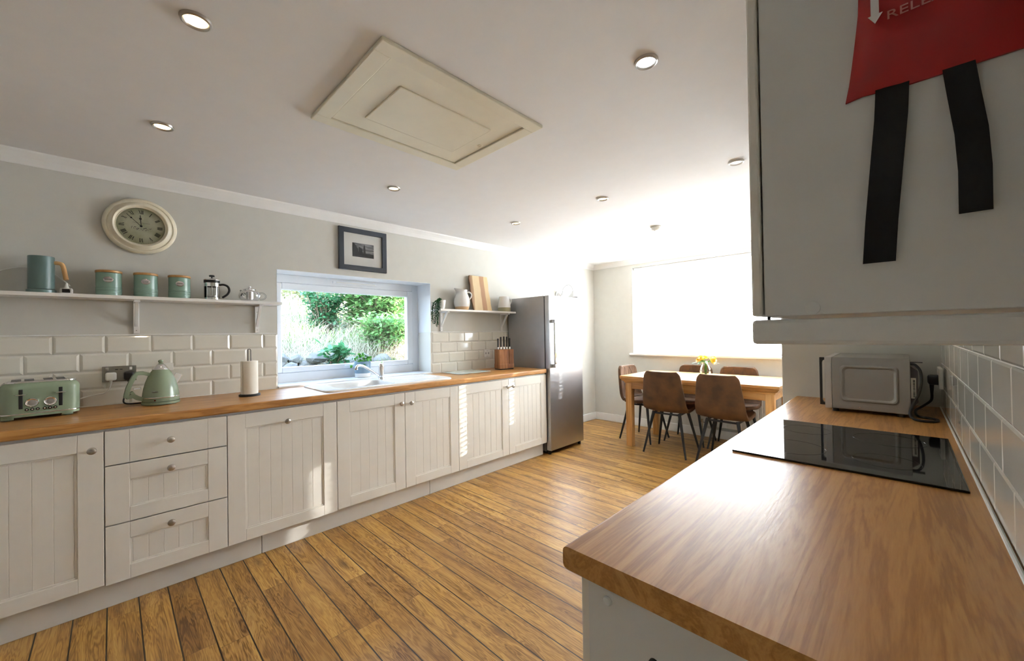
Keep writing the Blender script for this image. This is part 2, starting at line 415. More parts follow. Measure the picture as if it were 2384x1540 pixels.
grout('wall_left_grout_b', 0, .0022, WY1, 3.50, ZW, 1.322)
tile_wall('wall_left_tiles_b', (WY1, 3.50), (.912, 1.322), .001, 1, .035)
struct('trim_1', MB().box(0, .011, YF, WY0, 1.322, 1.329, .002).box(0, .011, WY1, 3.50, 1.322, 1.329, .002), TRIM)
grout('wall_right_grout', WR-.0022, WR, -.2, 2.95, ZW, 1.62)
tile_wall('wall_right_tiles', (-.2, 2.948), (.922, 1.640), WR-.001, -1, .05, .0035, .004, .0045)
# window 1 (left wall)
WIN1 = thing('window_1', None, None, (-.23, 1.75, WZ0)); del_ = [WIN1.pop(k, None) for k in ('label', 'category')]; WIN1['kind'] = 'structure'
def frame_x(m, x0, x1, y0, y1, z0, z1, wl, wr_, wb, wt, bv=.004):
    m.box(x0, x1, y0, y0+wl, z0, z1, bv); m.box(x0, x1, y1-wr_, y1, z0, z1, bv)
    m.box(x0, x1, y0+wl-.001, y1-wr_+.001, z0, z0+wb, bv); m.box(x0, x1, y0+wl-.001, y1-wr_+.001, z1-wt, z1, bv)
m = MB(); frame_x(m, -.29, -.23, WY0, WY1, .93, WZ1, .045, .068, .078, .068); m.build('window_frame', PVC, WIN1)
m = MB(); frame_x(m, -.275, -.218, WY0+.046, WY1-.069, 1.009, WZ1-.069, .045, .062, .045, .056, .008); sash = m.build('window_sash', PVC, WIN1)
MB().box(-.25, -.246, WY0+.088, WY1-.128, 1.05, WZ1-.122).build('window_pane', WGLASS, sash)
m = MB(); m.box(-.23, -.214, 1.57, 1.97, 1.762, 1.784, .003); vt = m.build('trickle_vent', PVC, WIN1)
MB().box(-.216, -.211, 1.60, 1.955, 1.768, 1.778, .001).build('vent_slider', WPL, vt)
m = MB(); m.box(-.22, -.20, 1.715, 1.745, 1.022, 1.046, .004).box(-.205, -.192, 1.66, 1.745, 1.030, 1.042, .004); m.build('window_handle', PVC, WIN1)
m = MB(); m.box(-.3, .022, WY0+.001, WY1-.001, .914, .932, .004); struct('trim_2', m, PVC)
# painted reveals
m = MB()
m.box(-.23, .0008, WY0-.0005, WY0+.002, .93, WZ1).box(-.23, .0008, WY1-.002, WY1+.0005, .93, WZ1).box(-.23, .0008, WY0, WY1, WZ1-.002, WZ1+.0005)
struct('trim_3', m, PVC)
m = MB(); m.box(-.21, .004, WY1-.008, WY1-.001, .932, 1.322, .001); struct('trim_4', m, TILE)
# window 2 (back wall) with blinds
WIN2 = bpy.data.objects.new('window_2', None); COL.objects.link(WIN2); WIN2.location = (1.9, YB+.15, BZ0); WIN2['kind'] = 'structure'
m = MB(); y0, y1 = YB+.14, YB+.20
m.box(BX0, BX0+.06, y0, y1, BZ0, BZ1, .004).box(BX1-.06, BX1, y0, y1, BZ0, BZ1, .004).box(BX0+.059, BX1-.059, y0, y1, BZ0, BZ0+.07, .004).box(BX0+.059, BX1-.059, y0, y1, BZ1-.07, BZ1, .004)
m.box(1.36, 1.44, y0, y1, BZ0+.069, BZ1-.069, .004).box(2.5, 2.58, y0, y1, BZ0+.069, BZ1-.069, .004); m.build('window_frame', PVC, WIN2)
for a, b_ in ((BX0+.06, 1.36), (1.44, 2.5), (2.58, BX1-.06)):
    MB().box(a, b_, YB+.166, YB+.170, BZ0+.07, BZ1-.07).build('window_pane', WGLASS, WIN2)
struct('trim_5', MB().box(BX0-.045, BX1+.05, YB-.045, YB+.14, BZ0-.03, BZ0, .008), TRIM)
# venetian blind
def blind_mat():
    m = bpy.data.materials.new('white blind slat'); m.use_nodes = True; t = m.node_tree
    b = t.nodes['Principled BSDF']; out = t.nodes['Material Output']
    g = N(t, 'ShaderNodeNewGeometry'); nz = N(t, 'ShaderNodeTexNoise', i_Scale=20.0); lk(t, g.outputs['Position'], nz.inputs['Vector'])
    c = ramp(t, nz.outputs[0], [(0.3, (.86, .86, .86)), (.7, (.9, .9, .9))]); lk(t, c, b.inputs['Base Color']); b.inputs['Roughness'].default_value = .4
    tl = N(t, 'ShaderNodeBsdfTranslucent'); lk(t, c, tl.inputs[0]); mx = N(t, 'ShaderNodeMixShader'); mx.inputs[0].default_value = .55
    lk(t, b.outputs[0], mx.inputs[1]); lk(t, tl.outputs[0], mx.inputs[2]); lk(t, mx.outputs[0], out.inputs[0]); return m
BL = blind_mat()
HOLES = [1.25, 1.46, 1.665, 2.075]; HW = .006
bl = thing('venetian_blind', 'white venetian blind closed across the bright window behind the dining table', 'blind', (1.95, YB+.06, BZ1))
MB().box(BX0+.012, BX1-.012, YB+.03, YB+.085, BZ1-.05, BZ1-.002, .003).build('headrail', PVC, bl)
m = MB(); pitch = .0415; ns = int((BZ1-.075-BZ0-.025)/pitch)+1
tilt = math.radians(58); cx_, sx_ = math.cos(tilt), math.sin(tilt)
for k in range(ns):
    zc = BZ1-.075-pitch*k; yc = YB+.058
    xs = [BX0+.015]
    hs = [h for h in HOLES if not (h > 2 and zc > 1.62)]
    for h in hs: xs += [h-HW, h+HW]
    xs.append(BX1-.015)
    def P(x, d): return (x, yc - d*cx_, zc + d*sx_)       # inner edge raised
    for i in range(0, len(xs), 2):
        m.quad(P(xs[i], -.025), P(xs[i+1], -.025), P(xs[i+1], .025), P(xs[i], .025))
    for h in hs:
        m.quad(P(h-HW, -.025), P(h+HW, -.025), P(h+HW, -.006), P(h-HW, -.006))
        m.quad(P(h-HW, .006), P(h+HW, .006), P(h+HW, .025), P(h-HW, .025))
m.build('slats', BL, bl, fix=False)
for h in (1.25, 2.03): MB().tube([(h-.012, YB+.030, BZ1-.05), (h-.012, YB+.030, BZ0+.03)], .0012, 6).build('ladder_cord', PVC, bl)
MB().box(BX0+.014, BX1-.014, YB+.045, YB+.075, BZ0+.005, BZ0+.022, .003).build('bottom_rail', PVC, bl)

# ------------------------------------------------------------------ downlights, hatch, alarm
def downlight(kind):
    t = thing('ceiling_downlight', 'x', 'ceiling light', (0, 0, HC))
    m = MB(); m.lathe([(.030, -.002), (.031, -.006), (.036, -.010), (.041, -.007), (.043, -.001), (.043, .002), (.030, .002)], (0, 0, HC), 40, cap=False); rim = m.build('rim', NICKEL if kind != 'off' else TRIM, t, 40)
    m = MB(); m.lathe([(.0305, -.003), (.0002, -.0045)], (0, 0, HC), 32, cap=False)
    m.build('bulb', {'warm': emit('warm lamp face', (1, .74, .38), 6), 'cool': emit('cool lamp face', (.85, .92, 1), 26), 'off': emit('dim lamp face', (1, .97, .92), 1.0)}[kind], t)
    return t
def spot(t, col, W):
    l = bpy.data.lights.new('lamp_light', 'SPOT'); l.energy = W; l.color = col; l.spot_size = math.radians(125); l.spot_blend = .75; l.shadow_soft_size = .03
    o = bpy.data.objects.new('lamp_light', l); COL.objects.link(o); o.parent = t; o.location = (0, 0, -.02)
WARM = (1, .80, .56)
dl = [(1.734, .407, 'warm', 'large-looking lit downlight at top left of the ceiling, nearest the camera on the left'),
      (.838, .387, 'warm', 'lit downlight above the wall clock near the left cornice'),
      (.855, 1.573, 'warm', 'lit downlight above the framed picture, between hatch and left wall'),
      (.828, 2.80, 'warm', 'small lit downlight over the fridge end of the left worktop'),
      (1.722, 2.815, 'warm', 'warm lit downlight between the ceiling hatch and the smoke alarm'),
      (2.646, 1.622, 'cool', 'bright white starry downlight right of the ceiling hatch'),
      (2.619, 2.849, 'off', 'pale white downlight beside the wall cupboard edge, furthest right')]
for x, y, k, lab in dl:
    t = downlight(k); t.location = (x, y, HC); t['label'] = lab; t['group'] = 'recessed ceiling downlights'
    if k != 'off': spot(t, WARM if k == 'warm' else (1, .86, .68), SPOT_W)
    else: spot(t, (1, .80, .55), SPOT_W*.22)
h = thing('loft_hatch', 'cream rectangular loft hatch with raised panel in the ceiling', 'hatch', (1.745, 1.27, HC))
m = MB(); x0, x1, y0, y1 = 1.402, 2.085, .857, 1.690
z0, z1 = HC-.014, HC+.001; fwid = .066
m.box(x0, x0+fwid, y0, y1, z0, z1, .004).box(x1-fwid, x1, y0, y1, z0, z1, .004).box(x0+fwid-.002, x1-fwid+.002, y0, y0+fwid, z0, z1, .004).box(x0+fwid-.002, x1-fwid+.002, y1-fwid, y1, z0, z1, .004)
m.build('frame', HATCH, h)
m = MB(); m.box(x0+fwid+.003, x1-fwid-.003, y0+fwid+.003, y1-fwid-.003, HC-.008, HC+.002, .002)
m.box(1.577, 1.895, 1.032, 1.524, HC-.013, HC-.007, .005); door = m.build('hatch_door', HATCH, h)
m = MB(); m.lathe([(.0, -.011), (.012, -.0108), (.015, -.009), (.015, -.006)], (1.732, 1.594, HC), 24); m.box(1.722, 1.742, 1.592, 1.596, HC-.0135, HC-.010, .001); m.build('latch', HATCH, door, 40)
t = thing('smoke_alarm', 'white round smoke alarm on the ceiling above the dining table', 'smoke alarm', (1.644, 3.90, HC))
m = MB(); m.lathe([(.055, 0), (.055, -.010), (.048, -.014), (.046, -.030), (.036, -.038), (0.0, -.040)], (1.644, 3.90, HC), 36); m.build('body', WPL, t, 40)
MB().lathe([(.010, -.039), (.010, -.045), (0, -.046)], (1.635, 3.89, HC), 16).build('test_button', PVC, t, 40)

# ------------------------------------------------------------------ base cabinets, local: front plane x=0 facing +x, width along +y
ZT, ZB = .858, .132
def front(m, y0, y1, z0, z1, nb, st=.085, tr=.083, br=.066, panel=True):
    T0 = -.018; bv = .0022
    if not panel:
        m.box(T0, 0, y0, y0+st, z0, z1, bv); m.box(T0, 0, y1-st, y1, z0, z1, bv); m.box(T0, 0, y0+st, y1-st, z0, z1, bv); return m
    m.box(T0, 0, y0, y0+st, z0, z1, bv).box(T0, 0, y1-st, y1, z0, z1, bv)
    m.box(T0, 0, y0+st, y1-st, z0, z0+br, bv).box(T0, 0, y0+st, y1-st, z1-tr, z1, bv)
    a, b_, c, d = y0+st, y1-st, z0+br, z1-tr
    # bead round the panel
    bw = .009
    m.prism([(a, c), (a+bw, c+bw), (a+bw, d-bw), (a, d)], 'x', -.016, -.0045)
    m.prism([(b_, c), (b_, d), (b_-bw, d-bw), (b_-bw, c+bw)], 'x', -.016, -.0045)
    m.box(-.016, -.0045, a+.002, b_-.002, c, c+bw, .001).box(-.016, -.0045, a+.002, b_-.002, d-bw, d, .001)
    w_ = (b_-a-2*bw)/nb
    for i in range(nb):
        m.box(-.016, -.0062, a+bw+i*w_, a+bw+(i+1)*w_, c+bw-.001, d-bw+.001, .0016, 1)
    return m
KN = [(.006, 0), (.0055, .010), (.008, .014), (.0145, .018), (.0165, .022), (.015, .027), (.009, .0305), (0, .0315)]
def knob(parent, y, z):
    m = MB(); M_ = wm(parent); m.lathe(KN, (0, y, z), 28, 'x', M_=M_)
    for k in range(-2, 3):
        m.box(.029-.0011*abs(k), .0315-.0012*abs(k), y+k*.005-.0008, y+k*.005+.0008, z-.010+abs(k)*.002, z+.010-abs(k)*.002, M_=M_)
    return m.build('knob', NICKEL, parent, 35)
def cabinet(loc, rz, width, parts, label, group='cream base cabinets', depth=.575):
    t = thing('base_cabinet', label, 'cabinet', loc, rz, group); M_ = wm(t); d = -depth
    m = MB(); p = .018
    m.box(d, -.020, 0, p, ZB, .868, M_=M_).box(d, -.020, width-p, width, ZB, .868, M_=M_).box(d, -.022, p, width-p, ZB, ZB+p, M_=M_).box(d, d+.01, p, width-p, ZB+p, .868, M_=M_)
    m.box(-.05, -.021, p, width-p, .85, .868, M_=M_).box(d+.01, -.03, p, width-p, .48, .496, M_=M_)
    m.build('carcass', CARC, t)
    for kind, a, b_, z0, z1, nb, kn in parts:
        m = MB(); front(m, a+.0018, b_-.0018, z0, z1, nb, panel=(kind != 'plain'), tr=.083 if kind == 'door' else .078, br=.066 if kind == 'door' else .068)
        m.bm.transform(M_)
        o = m.build('door' if kind == 'door' else 'drawer', CREAM, t)
        knob(o, *kn)
    return t
G = 'cream tongue and groove base cabinets along the left wall'
s0, s1, s2, s3, s4, s5, s6 = .185, .666, 1.272, 1.783, 2.292, 2.898, 3.463
FX = .60
cabinet((FX, -.32, 0), 0, s0+.32, [('door', 0, s0+.32, ZB, ZT, 5, (s0+.32-.040, .780))], 'cream panelled door cabinet at the far left, under the toaster', G)
w_ = s1-s0
cabinet((FX, s0, 0), 0, w_, [('plain', 0, w_, .694, ZT, 0, (w_/2, .778)), ('drawer', 0, w_, .407, .689, 5, (w_/2, .634)), ('drawer', 0, w_, ZB-.006, .402, 5, (w_/2, .352))], 'cream three drawer cabinet under the green kettle', G)
w_ = s2-s1
cabinet((FX, s1, 0), 0, w_, [('door', 0, w_, .126, ZT, 7, (w_/2, .781))], 'wide cream door with a single knob at its top centre, beside the drawers', G)
w_ = s4-s2
cabinet((FX, s2, 0), 0, w_, [('door', 0, s3-s2, ZB, ZT, 5, (s3-s2-.038, .781)), ('door', s3-s2, w_, ZB, ZT, 5, (s3-s2+.045, .776))], 'cream double door cabinet under the white sink', G)
w_ = s6-s4
cabinet((FX, s4, 0), 0, w_, [('door', 0, s5-s4, ZB, ZT, 6, (s5-s4-.032, .788)), ('door', s5-s4, w_, ZB, ZT, 6, (s5-s4+.045, .786))], 'cream double door cabinet next to the fridge', G)
for a, b_, lab in ((-.32, .838, 'cream kickboard under the drawers at the left end'), (.842, 2.023, 'middle cream kickboard under the sink cabinets'), (2.027, 3.45, 'cream kickboard under the cabinet beside the fridge')):
    tag(MB().box(.535, .552, a, b_, 0, .131, .002).build('kickboard', plain('kickboard cream', (.72, .69, .64), .4, var=.02)), lab, 'kickboard', 'kickboards below the left cabinets')
# right run
GR = 'cabinets below the right worktop'
for a, b_, lab in ((.81, 1.41, 'white end cabinet below the near end of the right worktop'), (1.41, 2.17, 'cream cabinet below the black hob'), (2.17, 2.945, 'cream cabinet below the microwave')):
    w_ = b_-a; c_ = cabinet((2.887, b_, 0), PI, w_, [('door', 0, w_, ZB, ZT, 5, (.04, .78))], lab, GR, depth=.548)
    if a == .81:
        MB().box(2.906, 3.436, .806, .811, ZB, .875, .001).build('end_panel', CARC, c_)
        m = MB(); m.lathe([(.008, 0), (.008, .002), (.006, .004), (0, .0045)], (2.945, .806, .838), 20, '-y'); m.build('cover_cap', CARC, c_, 40)
        m = MB(); m.lathe([(.0085, 0), (.0085, .003), (.006, .004), (0, .004)], (3.026, .806, .777), 20, '-y'); m.build('bolt_hole', BLACK, c_, 40)
tag(MB().box(2.935, 2.952, .83, 2.945, 0, .131, .002).build('kickboard', CARC), 'white kickboard under the right hand cabinets', 'kickboard')

# ------------------------------------------------------------------ worktops
def wt_profile(xf, xb, z0, z1, r=.010):
    s = 1 if xb > xf else -1; pts = []
    for k in range(5):
        a = PI/2*k/4; pts.append((xf+s*(r-r*math.sin(a)) if False else xf+s*(r-r*math.cos(PI/2-a)), z0+r-r*math.sin(PI/2-a)))
    for k in range(5):
        a = PI/2*k/4; pts.append((xf+s*(r-r*math.cos(a)), z1-r+r*math.sin(a)))
    pts += [(xb, z1), (xb, z0)]; return pts
# left worktop with a cut-out for the sink bowl
m = MB(); BY0, BY1, BXa, BXb = 1.335, 1.80, .135, .50
m.prism(wt_profile(.615, .001, .872, ZW), 'y', -.33, BY0); m.prism(wt_profile(.615, .001, .872, ZW), 'y', BY1, 3.452)
m.prism(wt_profile(.615, BXb, .872, ZW), 'y', BY0, BY1); m.box(.001, BXa, BY0, BY1, .872, ZW)
tag(m.build('worktop', OAKTOP, smooth=30), 'long oak worktop along the left wall with the sink set in', 'worktop')
m = MB(); m.prism(wt_profile(2.872, WR-.001, .877, ZW), 'y', .778, 2.949)
tag(m.build('worktop', OAKTOP, smooth=30), 'oak worktop on the right with the hob and microwave', 'worktop')
struct('trim_6', MB().tube([(WR-.009, .78, ZW+.003), (WR-.009, 2.94, ZW+.003)], .0035, 8), GROUT)
struct('trim_7', MB().tube([(.009, -.33, ZW+.002), (.009, 1.078, ZW+.002)], .003, 8).tube([(.009, 2.425, ZW+.002), (.009, 3.45, ZW+.002)], .003, 8), GROUT)

# ------------------------------------------------------------------ sink and tap
def rrect(x0, x1, y0, y1, r, n=6, rs=None):
    rs = rs or (r, r, r, r); P = []
    for (cx, cy, a0, rr) in ((x1-rs[0], y0+rs[0], -PI/2, rs[0]), (x1-rs[1], y1-rs[1], 0, rs[1]), (x0+rs[2], y1-rs[2], PI/2, rs[2]), (x0+rs[3], y0+rs[3], PI, rs[3])):
        for k in range(n+1): P.append((cx+rr*math.cos(a0+PI/2*k/n), cy+rr*math.sin(a0+PI/2*k/n)))
    return P
def loft(rings, close_last=True, flip=False):
    b = bmesh.new(); R = [[b.verts.new(q) for q in r_] for r_ in rings]; n = len(R[0])
    for A, B in zip(R, R[1:]):
        for k in range(n): b.faces.new((A[k], A[(k+1) % n], B[(k+1) % n], B[k]))
    if close_last: b.faces.new(R[-1])
    return b
sk = thing('kitchen_sink', 'white inset sink with bowl and drainer below the window', 'sink', (.32, 1.755, ZW))
x0, x1, y0, y1 = .065, .562, 1.225, 2.285
rs = (.045, .07, .04, .05)
def R3(P_, z): return [(x, y, z) for x, y in P_]
bowl = rrect(.150, .485, 1.350, 1.790, .06)
rim = [R3(rrect(x0, x1, y0, y1, .05, rs=rs), ZW-.001), R3(rrect(x0+.001, x1-.001, y0+.001, y1-.001, .05, rs=rs), ZW+.007), R3(rrect(x0+.006, x1-.006, y0+.006, y1-.006, .05, rs=rs), ZW+.012), R3(rrect(x0+.018, x1-.018, y0+.018, y1-.018, .04, rs=rs), ZW+.012), R3(rrect(x0+.026, x1-.026, y0+.026, y1-.026, .03, rs=rs), ZW+.009)]
b = loft(rim, False)
inner = [v for v in b.verts if abs(v.co.z-(ZW+.009)) < 1e-5]
bo = [b.verts.new(q) for q in R3(bowl, ZW+.009)]
ie = [e for e in b.edges if e.verts[0] in inner and e.verts[1] in inner]
for k in range(len(bo)): ie.append(b.edges.new((bo[k], bo[(k+1) % len(bo)])))
bmesh.ops.triangle_fill(b, use_beauty=True, edges=ie)
prev = bo
for off, z in ((.004, ZW), (.010, ZW-.03), (.016, ZW-.13), (.045, ZW-.165)):
    cur = [b.verts.new((x, y, z)) for x, y in rrect(.150+off, .485-off, 1.350+off, 1.790-off, max(.02, .06-off*.3))]
    for k in range(len(cur)): b.faces.new((prev[k], prev[(k+1) % len(cur)], cur[(k+1) % len(cur)], cur[k]))
    prev = cur
b.faces.new(prev)
m = MB(); m.add(b); m.build('basin', SINKM, sk, 35)
m = MB()
for k in range(7): m.box(.13+.05*k-.004, .13+.05*k+.004, 1.90, 2.22, ZW+.008, ZW+.0105, .0010)
m.build('drainer_ridges', SINKM, sk)
m = MB(); m.lathe([(.038, ZW-.1655), (.036, ZW-.160), (.02, ZW-.162), (0, ZW-.162)], (.32, 1.57, 0), 24); m.build('drain', CHROME, sk, 40)
m = MB(); b = bmesh.new(); bmesh.ops.create_uvsphere(b, u_segments=24, v_segments=12, radius=1)
for v in b.verts: v.co = Vector((v.co.x*.10, v.co.y*.15, max(0, v.co.z)*.05))
m.add(b, TR(.31, 1.585, ZW-.15, .2)); m.lathe([(.085, 0), (.11, .012), (.115, .014), (.112, .016)], (.30, 1.53, ZW-.16), 28)
tag(m.build('washing_bowl', plain('dark grey plastic', (.07, .075, .085), .5), smooth=40), 'dark grey dish lying in the sink bowl', 'dish')
tp = thing('mixer_tap', 'chrome mixer tap with a long arched spout behind the sink bowl', 'tap', (.145, 1.825, ZW+.009))
m = MB(); m.lathe([(.027, 0), (.027, .006), (.023, .009), (.0215, .02), (.021, .10), (.023, .108), (.022, .122), (.014, .132), (0, .134)], (.145, 1.825, ZW+.009), 28); m.build('body', CHROME, tp, 40)
m = MB(); m.tube([(.148, 1.80, .955), (.17, 1.755, .985), (.205, 1.685, 1.027), (.235, 1.62, 1.057), (.255, 1.578, 1.063), (.264, 1.560, 1.053), (.266, 1.555, 1.040)], [.011, .010], 12, smooth_n=5); m.lathe([(.0125, 0), (.0125, -.012), (.011, -.014)], (.266, 1.555, 1.046), 16); m.build('spout', CHROME, tp, 50)
m = MB(); m.prism([(-.010, 0), (.010, 0), (.008, .085), (-.008, .085)], 'z', 0, .005, .0015, M_=Matrix.Translation((.145, 1.822, 1.052)) @ Matrix.Rotation(.95, 4, 'Z') @ Matrix.Rotation(.16, 4, 'X')); m.sphere((.145, 1.825, 1.050), .021, (1, 1, .7)); m.build('lever', CHROME, tp, 50)

# ------------------------------------------------------------------ hob
hb = thing('induction_hob', 'black ceramic glass hob set flush on the right worktop', 'hob', (3.17, 1.87, ZW))
hx0, hx1, hy0, hy1 = 2.925, 3.412, 1.572, 2.166
m = MB(); m.box(hx0, hx1, hy0, hy1, ZW+.0005, ZW+.006, .0015); m.build('glass_plate', HOBM, hb)
HM = plain('grey printed hob mark', (.016, .016, .017), .12, var=.05)
def ringmesh(m, c, r0, r1, n=48):
    m.lathe([(r0, 0), (r1, 0), (r1, .0003), (r0, .0003), (r0, 0)], c, n, cap=False)
for cx, cy, r in ((3.05, 1.73, .09), (3.05, 2.02, .072), (3.27, 1.73, .072), (3.27, 2.02, .09)):
    m = MB(); ringmesh(m, (cx, cy, ZW+.0061), r-.0012, r); m.build('cooking_zone_mark', HM, hb)

# ------------------------------------------------------------------ wall cabinet, pelmet, fire blanket
wc = thing('wall_cabinet', 'cream wall cupboard seen end-on at the upper right', 'cabinet', (3.30, .86, 1.312))
yc = .86
m = MB(); m.box(3.172, WR-.001, yc, yc+1.0, 1.313, 2.04, .0015); m.build('carcass', CARC, wc)  # far half is unseen, added to shade the tiles on the right wall
for a in (yc-.003, yc+.5): MB().box(3.157, 3.170, a, a+.498, 1.314, 2.04, .003).build('door', CREAM, wc)
m = MB(); m.lathe([(.0085, 0), (.0083, .0018), (.006, .0028), (0, .0032)], (3.226, yc, 1.322), 24, '-y'); m.build('cover_cap', CARC, wc, 40)
m = MB(); m.lathe([(.002, 0), (.002, .006)], (3.176, yc+.006, 1.307), 8); m.build('screw', BLKM, wc)
pl = thing('light_pelmet', 'cream pelmet strip hanging just below the wall cupboard', 'pelmet', (3.3, yc, 1.275))
m = MB(); m.box(3.157, WR-.012, yc-.006, yc+.012, 1.2745, 1.3085, .005).box(3.157, 3.175, yc+.010, yc+1.0, 1.2745, 1.3085, .005); m.build('pelmet_board', CARC, pl)
fb = thing('fire_blanket', 'red fire blanket pouch with two black pull straps on the wall cupboard side', 'fire blanket', (3.34, .84, 1.57))
b = bmesh.new(); nx, nz = 10, 14; Vf = []
fz0, fz1, fx0, fx1 = 1.572, 1.86, 3.264, 3.424
def fpt(i, k, side):
    u, v = i/nx, k/nz; x = fx0+(fx1-fx0)*u; z = fz0+(fz1-fz0)*v
    x += .014*min(1, v/.38)**.8*max(0, 1-2*u)
    if side == 0 or True: z += .004*max(0, 1-6*abs(u-.12)) if k == 0 else 0
    edge = min(u, 1-u, v*1.2, (1-v)*2); bulge = .020*min(1, edge*6)
    y = yc-.002-(bulge+.003 if side else 0)
    if side: y -= .0022*math.sin(u*11+v*7)*min(1, edge*6)
    return (x, y, z)
Vb = [[b.verts.new(fpt(i, k, 0)) for k in range(nz+1)] for i in range(nx+1)]
Vf = [[b.verts.new(fpt(i, k, 1)) for k in range(nz+1)] for i in range(nx+1)]
for i in range(nx):
    for k in range(nz):
        b.faces.new((Vf[i][k], Vf[i+1][k], Vf[i+1][k+1], Vf[i][k+1])); b.faces.new((Vb[i][k], Vb[i][k+1], Vb[i+1][k+1], Vb[i+1][k]))
for k in range(nz):
    b.faces.new((Vf[0][k], Vf[0][k+1], Vb[0][k+1], Vb[0][k])); b.faces.new((Vf[nx][k], Vb[nx][k], Vb[nx][k+1], Vf[nx][k+1]))
for i in range(nx):
    b.faces.new((Vf[i][0], Vb[i][0], Vb[i+1][0], Vf[i+1][0])); b.faces.new((Vf[i][nz], Vf[i+1][nz], Vb[i+1][nz], Vb[i][nz]))
m = MB(); m.add(b); pouch = m.build('pouch', RED, fb, 60)
def strap(pts, w0, th=.0016):
    b = bmesh.new(); L = []
    for x, y, z in pts: L.append([b.verts.new(q) for q in ((x-w0/2, y, z), (x+w0/2, y, z), (x+w0/2, y+th, z), (x-w0/2, y+th, z))])
    for A, B in zip(L, L[1:]):
        for k in range(4): b.faces.new((A[k], A[(k+1) % 4], B[(k+1) % 4], B[k]))
    b.faces.new(L[0]); b.faces.new(list(reversed(L[-1]))); m = MB(); m.add(b); return m.build('pull_strap', WEB, fb)
strap([(3.306, .8545, 1.585), (3.304, .850, 1.54), (3.299, .849, 1.48), (3.294, .850, 1.42), (3.291, .851, 1.372)], .0285)
strap([(3.356, .8545, 1.585), (3.360, .850, 1.54), (3.364, .8465, 1.50), (3.366, .848, 1.46), (3.366, .851, 1.415)], .0235)
def text_part(s, size, M_, name, mat, parent, ext=.0003, flat=False):
    cu = bpy.data.curves.new('t', 'FONT'); cu.body = s; cu.size = size; cu.extrude = ext
    o = bpy.data.objects.new('t', cu); COL.objects.link(o)
    me = bpy.data.meshes.new_from_object(o); bpy.data.objects.remove(o)
    me.transform(M_); m = MB(); m.bm.from_mesh(me); bpy.data.meshes.remove(me)
    return m.build(name, mat, parent)
FADE = plain('faded white print', (.55, .42, .42), .6, var=.1)
text_part('RELEASE', .0135, Matrix.Translation((3.302, yc-.0265, 1.6435)) @ Matrix.Rotation(PI/2, 4, 'X') @ Matrix.Diagonal((1.25, 1, 1, 1)), 'lettering', plain('dark faded print', (.55, .22, .20), .6), pouch)
m = MB(); m.prism([(3.2895, 1.682), (3.2965, 1.682), (3.2965, 1.655), (3.2995, 1.655), (3.2930, 1.645), (3.2870, 1.655), (3.2895, 1.655)], 'y', yc-.0262, yc-.0255); m.build('arrow_print', plain('white print', (.85, .83, .85), .6), pouch)

# ------------------------------------------------------------------ microwave, cable and sockets at the right
mw = thing('microwave', 'silver microwave standing on the right worktop beyond the hob', 'microwave', (3.18, 2.73, ZW))
mx0, mx1, my0, my1, mz0, mz1 = 3.076, 3.330, 2.53, 2.925, .933, 1.166
m = MB(); m.box(mx0, mx1, my0, my1, mz0, mz1, .004)
m.build('casing', SILVER, mw, 30)
# pressed panel on the side
m = MB()
pa = rrect(3.104, 3.296, .968, 1.132, .018)
b = bmesh.new(); rings = []
for off, dy in ((0, 0), (.005, .0075), (.009, .0075), (.016, .0012)):
    rings.append([b.verts.new((x, my0-.0004-dy, z)) for x, z in rrect(3.104+off, 3.296-off, .968+off, 1.132-off, .018)])
for A, B in zip(rings, rings[1:]):
    for k in range(len(A)): b.faces.new((A[k], A[(k+1) % len(A)], B[(k+1) % len(A)], B[k]))
b.faces.new(rings[-1]); m.add(b); m.box(3.100, 3.300, my0-.0006, my0+.001, .9535, .9550)
m.build('side_pressing', SILVER, mw)
MB().lathe([(.003, 0), (.002, .001), (0, .0012)], (3.17, my0, .946), 12, '-y').build('screw', CHROME, mw)
m = MB(); m.box(3.050, 3.0755, my0, my1, mz0-.002, mz1+.001, .003); md = m.build('door', plain('light silver frame', (.62, .61, .60), .3, .4), mw)
MB().box(3.0488, 3.052, my0+.03, my1-.11, mz0+.025, mz1-.025, .001).build('door_window', HOBM, md)
m = MB(); m.prism([(3.050, 1.163), (3.031, 1.163), (3.031, .944), (3.050, .944), (3.050, .953), (3.043, .957), (3.0395, .967), (3.0395, 1.140), (3.043, 1.149), (3.050, 1.152)], 'y', my0+.004, my0+.024, .0012); m.build('handle', BLACK, md)
for x in (3.085, 3.30):
    for y in (2.56, 2.89): MB().lathe([(.012, 0), (.012, .018)], (x, y, ZW+.0005), 12).build('foot', BLACK, mw)
m = MB(); m.prism([(3.330, 1.135), (3.352, 1.115), (3.352, .985), (3.338, .965), (3.330, .955)], 'y', my0+.02, my0+.30, .002)
bk = m.build('rear_housing', plain('brown grey plastic', (.10, .08, .085), .5), mw)
m = MB(); m.box(3.331, 3.346, my0+.018, my0+.0195, 1.000, 1.085); st_ = m.build('sticker', plain('white label', (.82, .78, .70), .6), bk)
m = MB(); z = 1.006
while z < 1.078:
    hgt = random.choice((.0012, .002, .003)); m.box(3.337, 3.3435, my0+.0172, my0+.0182, z, z+hgt); z += hgt+random.choice((.0012, .002))
m.build('barcode', INK, st_)
m = MB(); m.box(3.330, 3.366, my0+.012, my0+.035, 1.1485, 1.1515); m.build('spacer_bar', BLKM, mw)
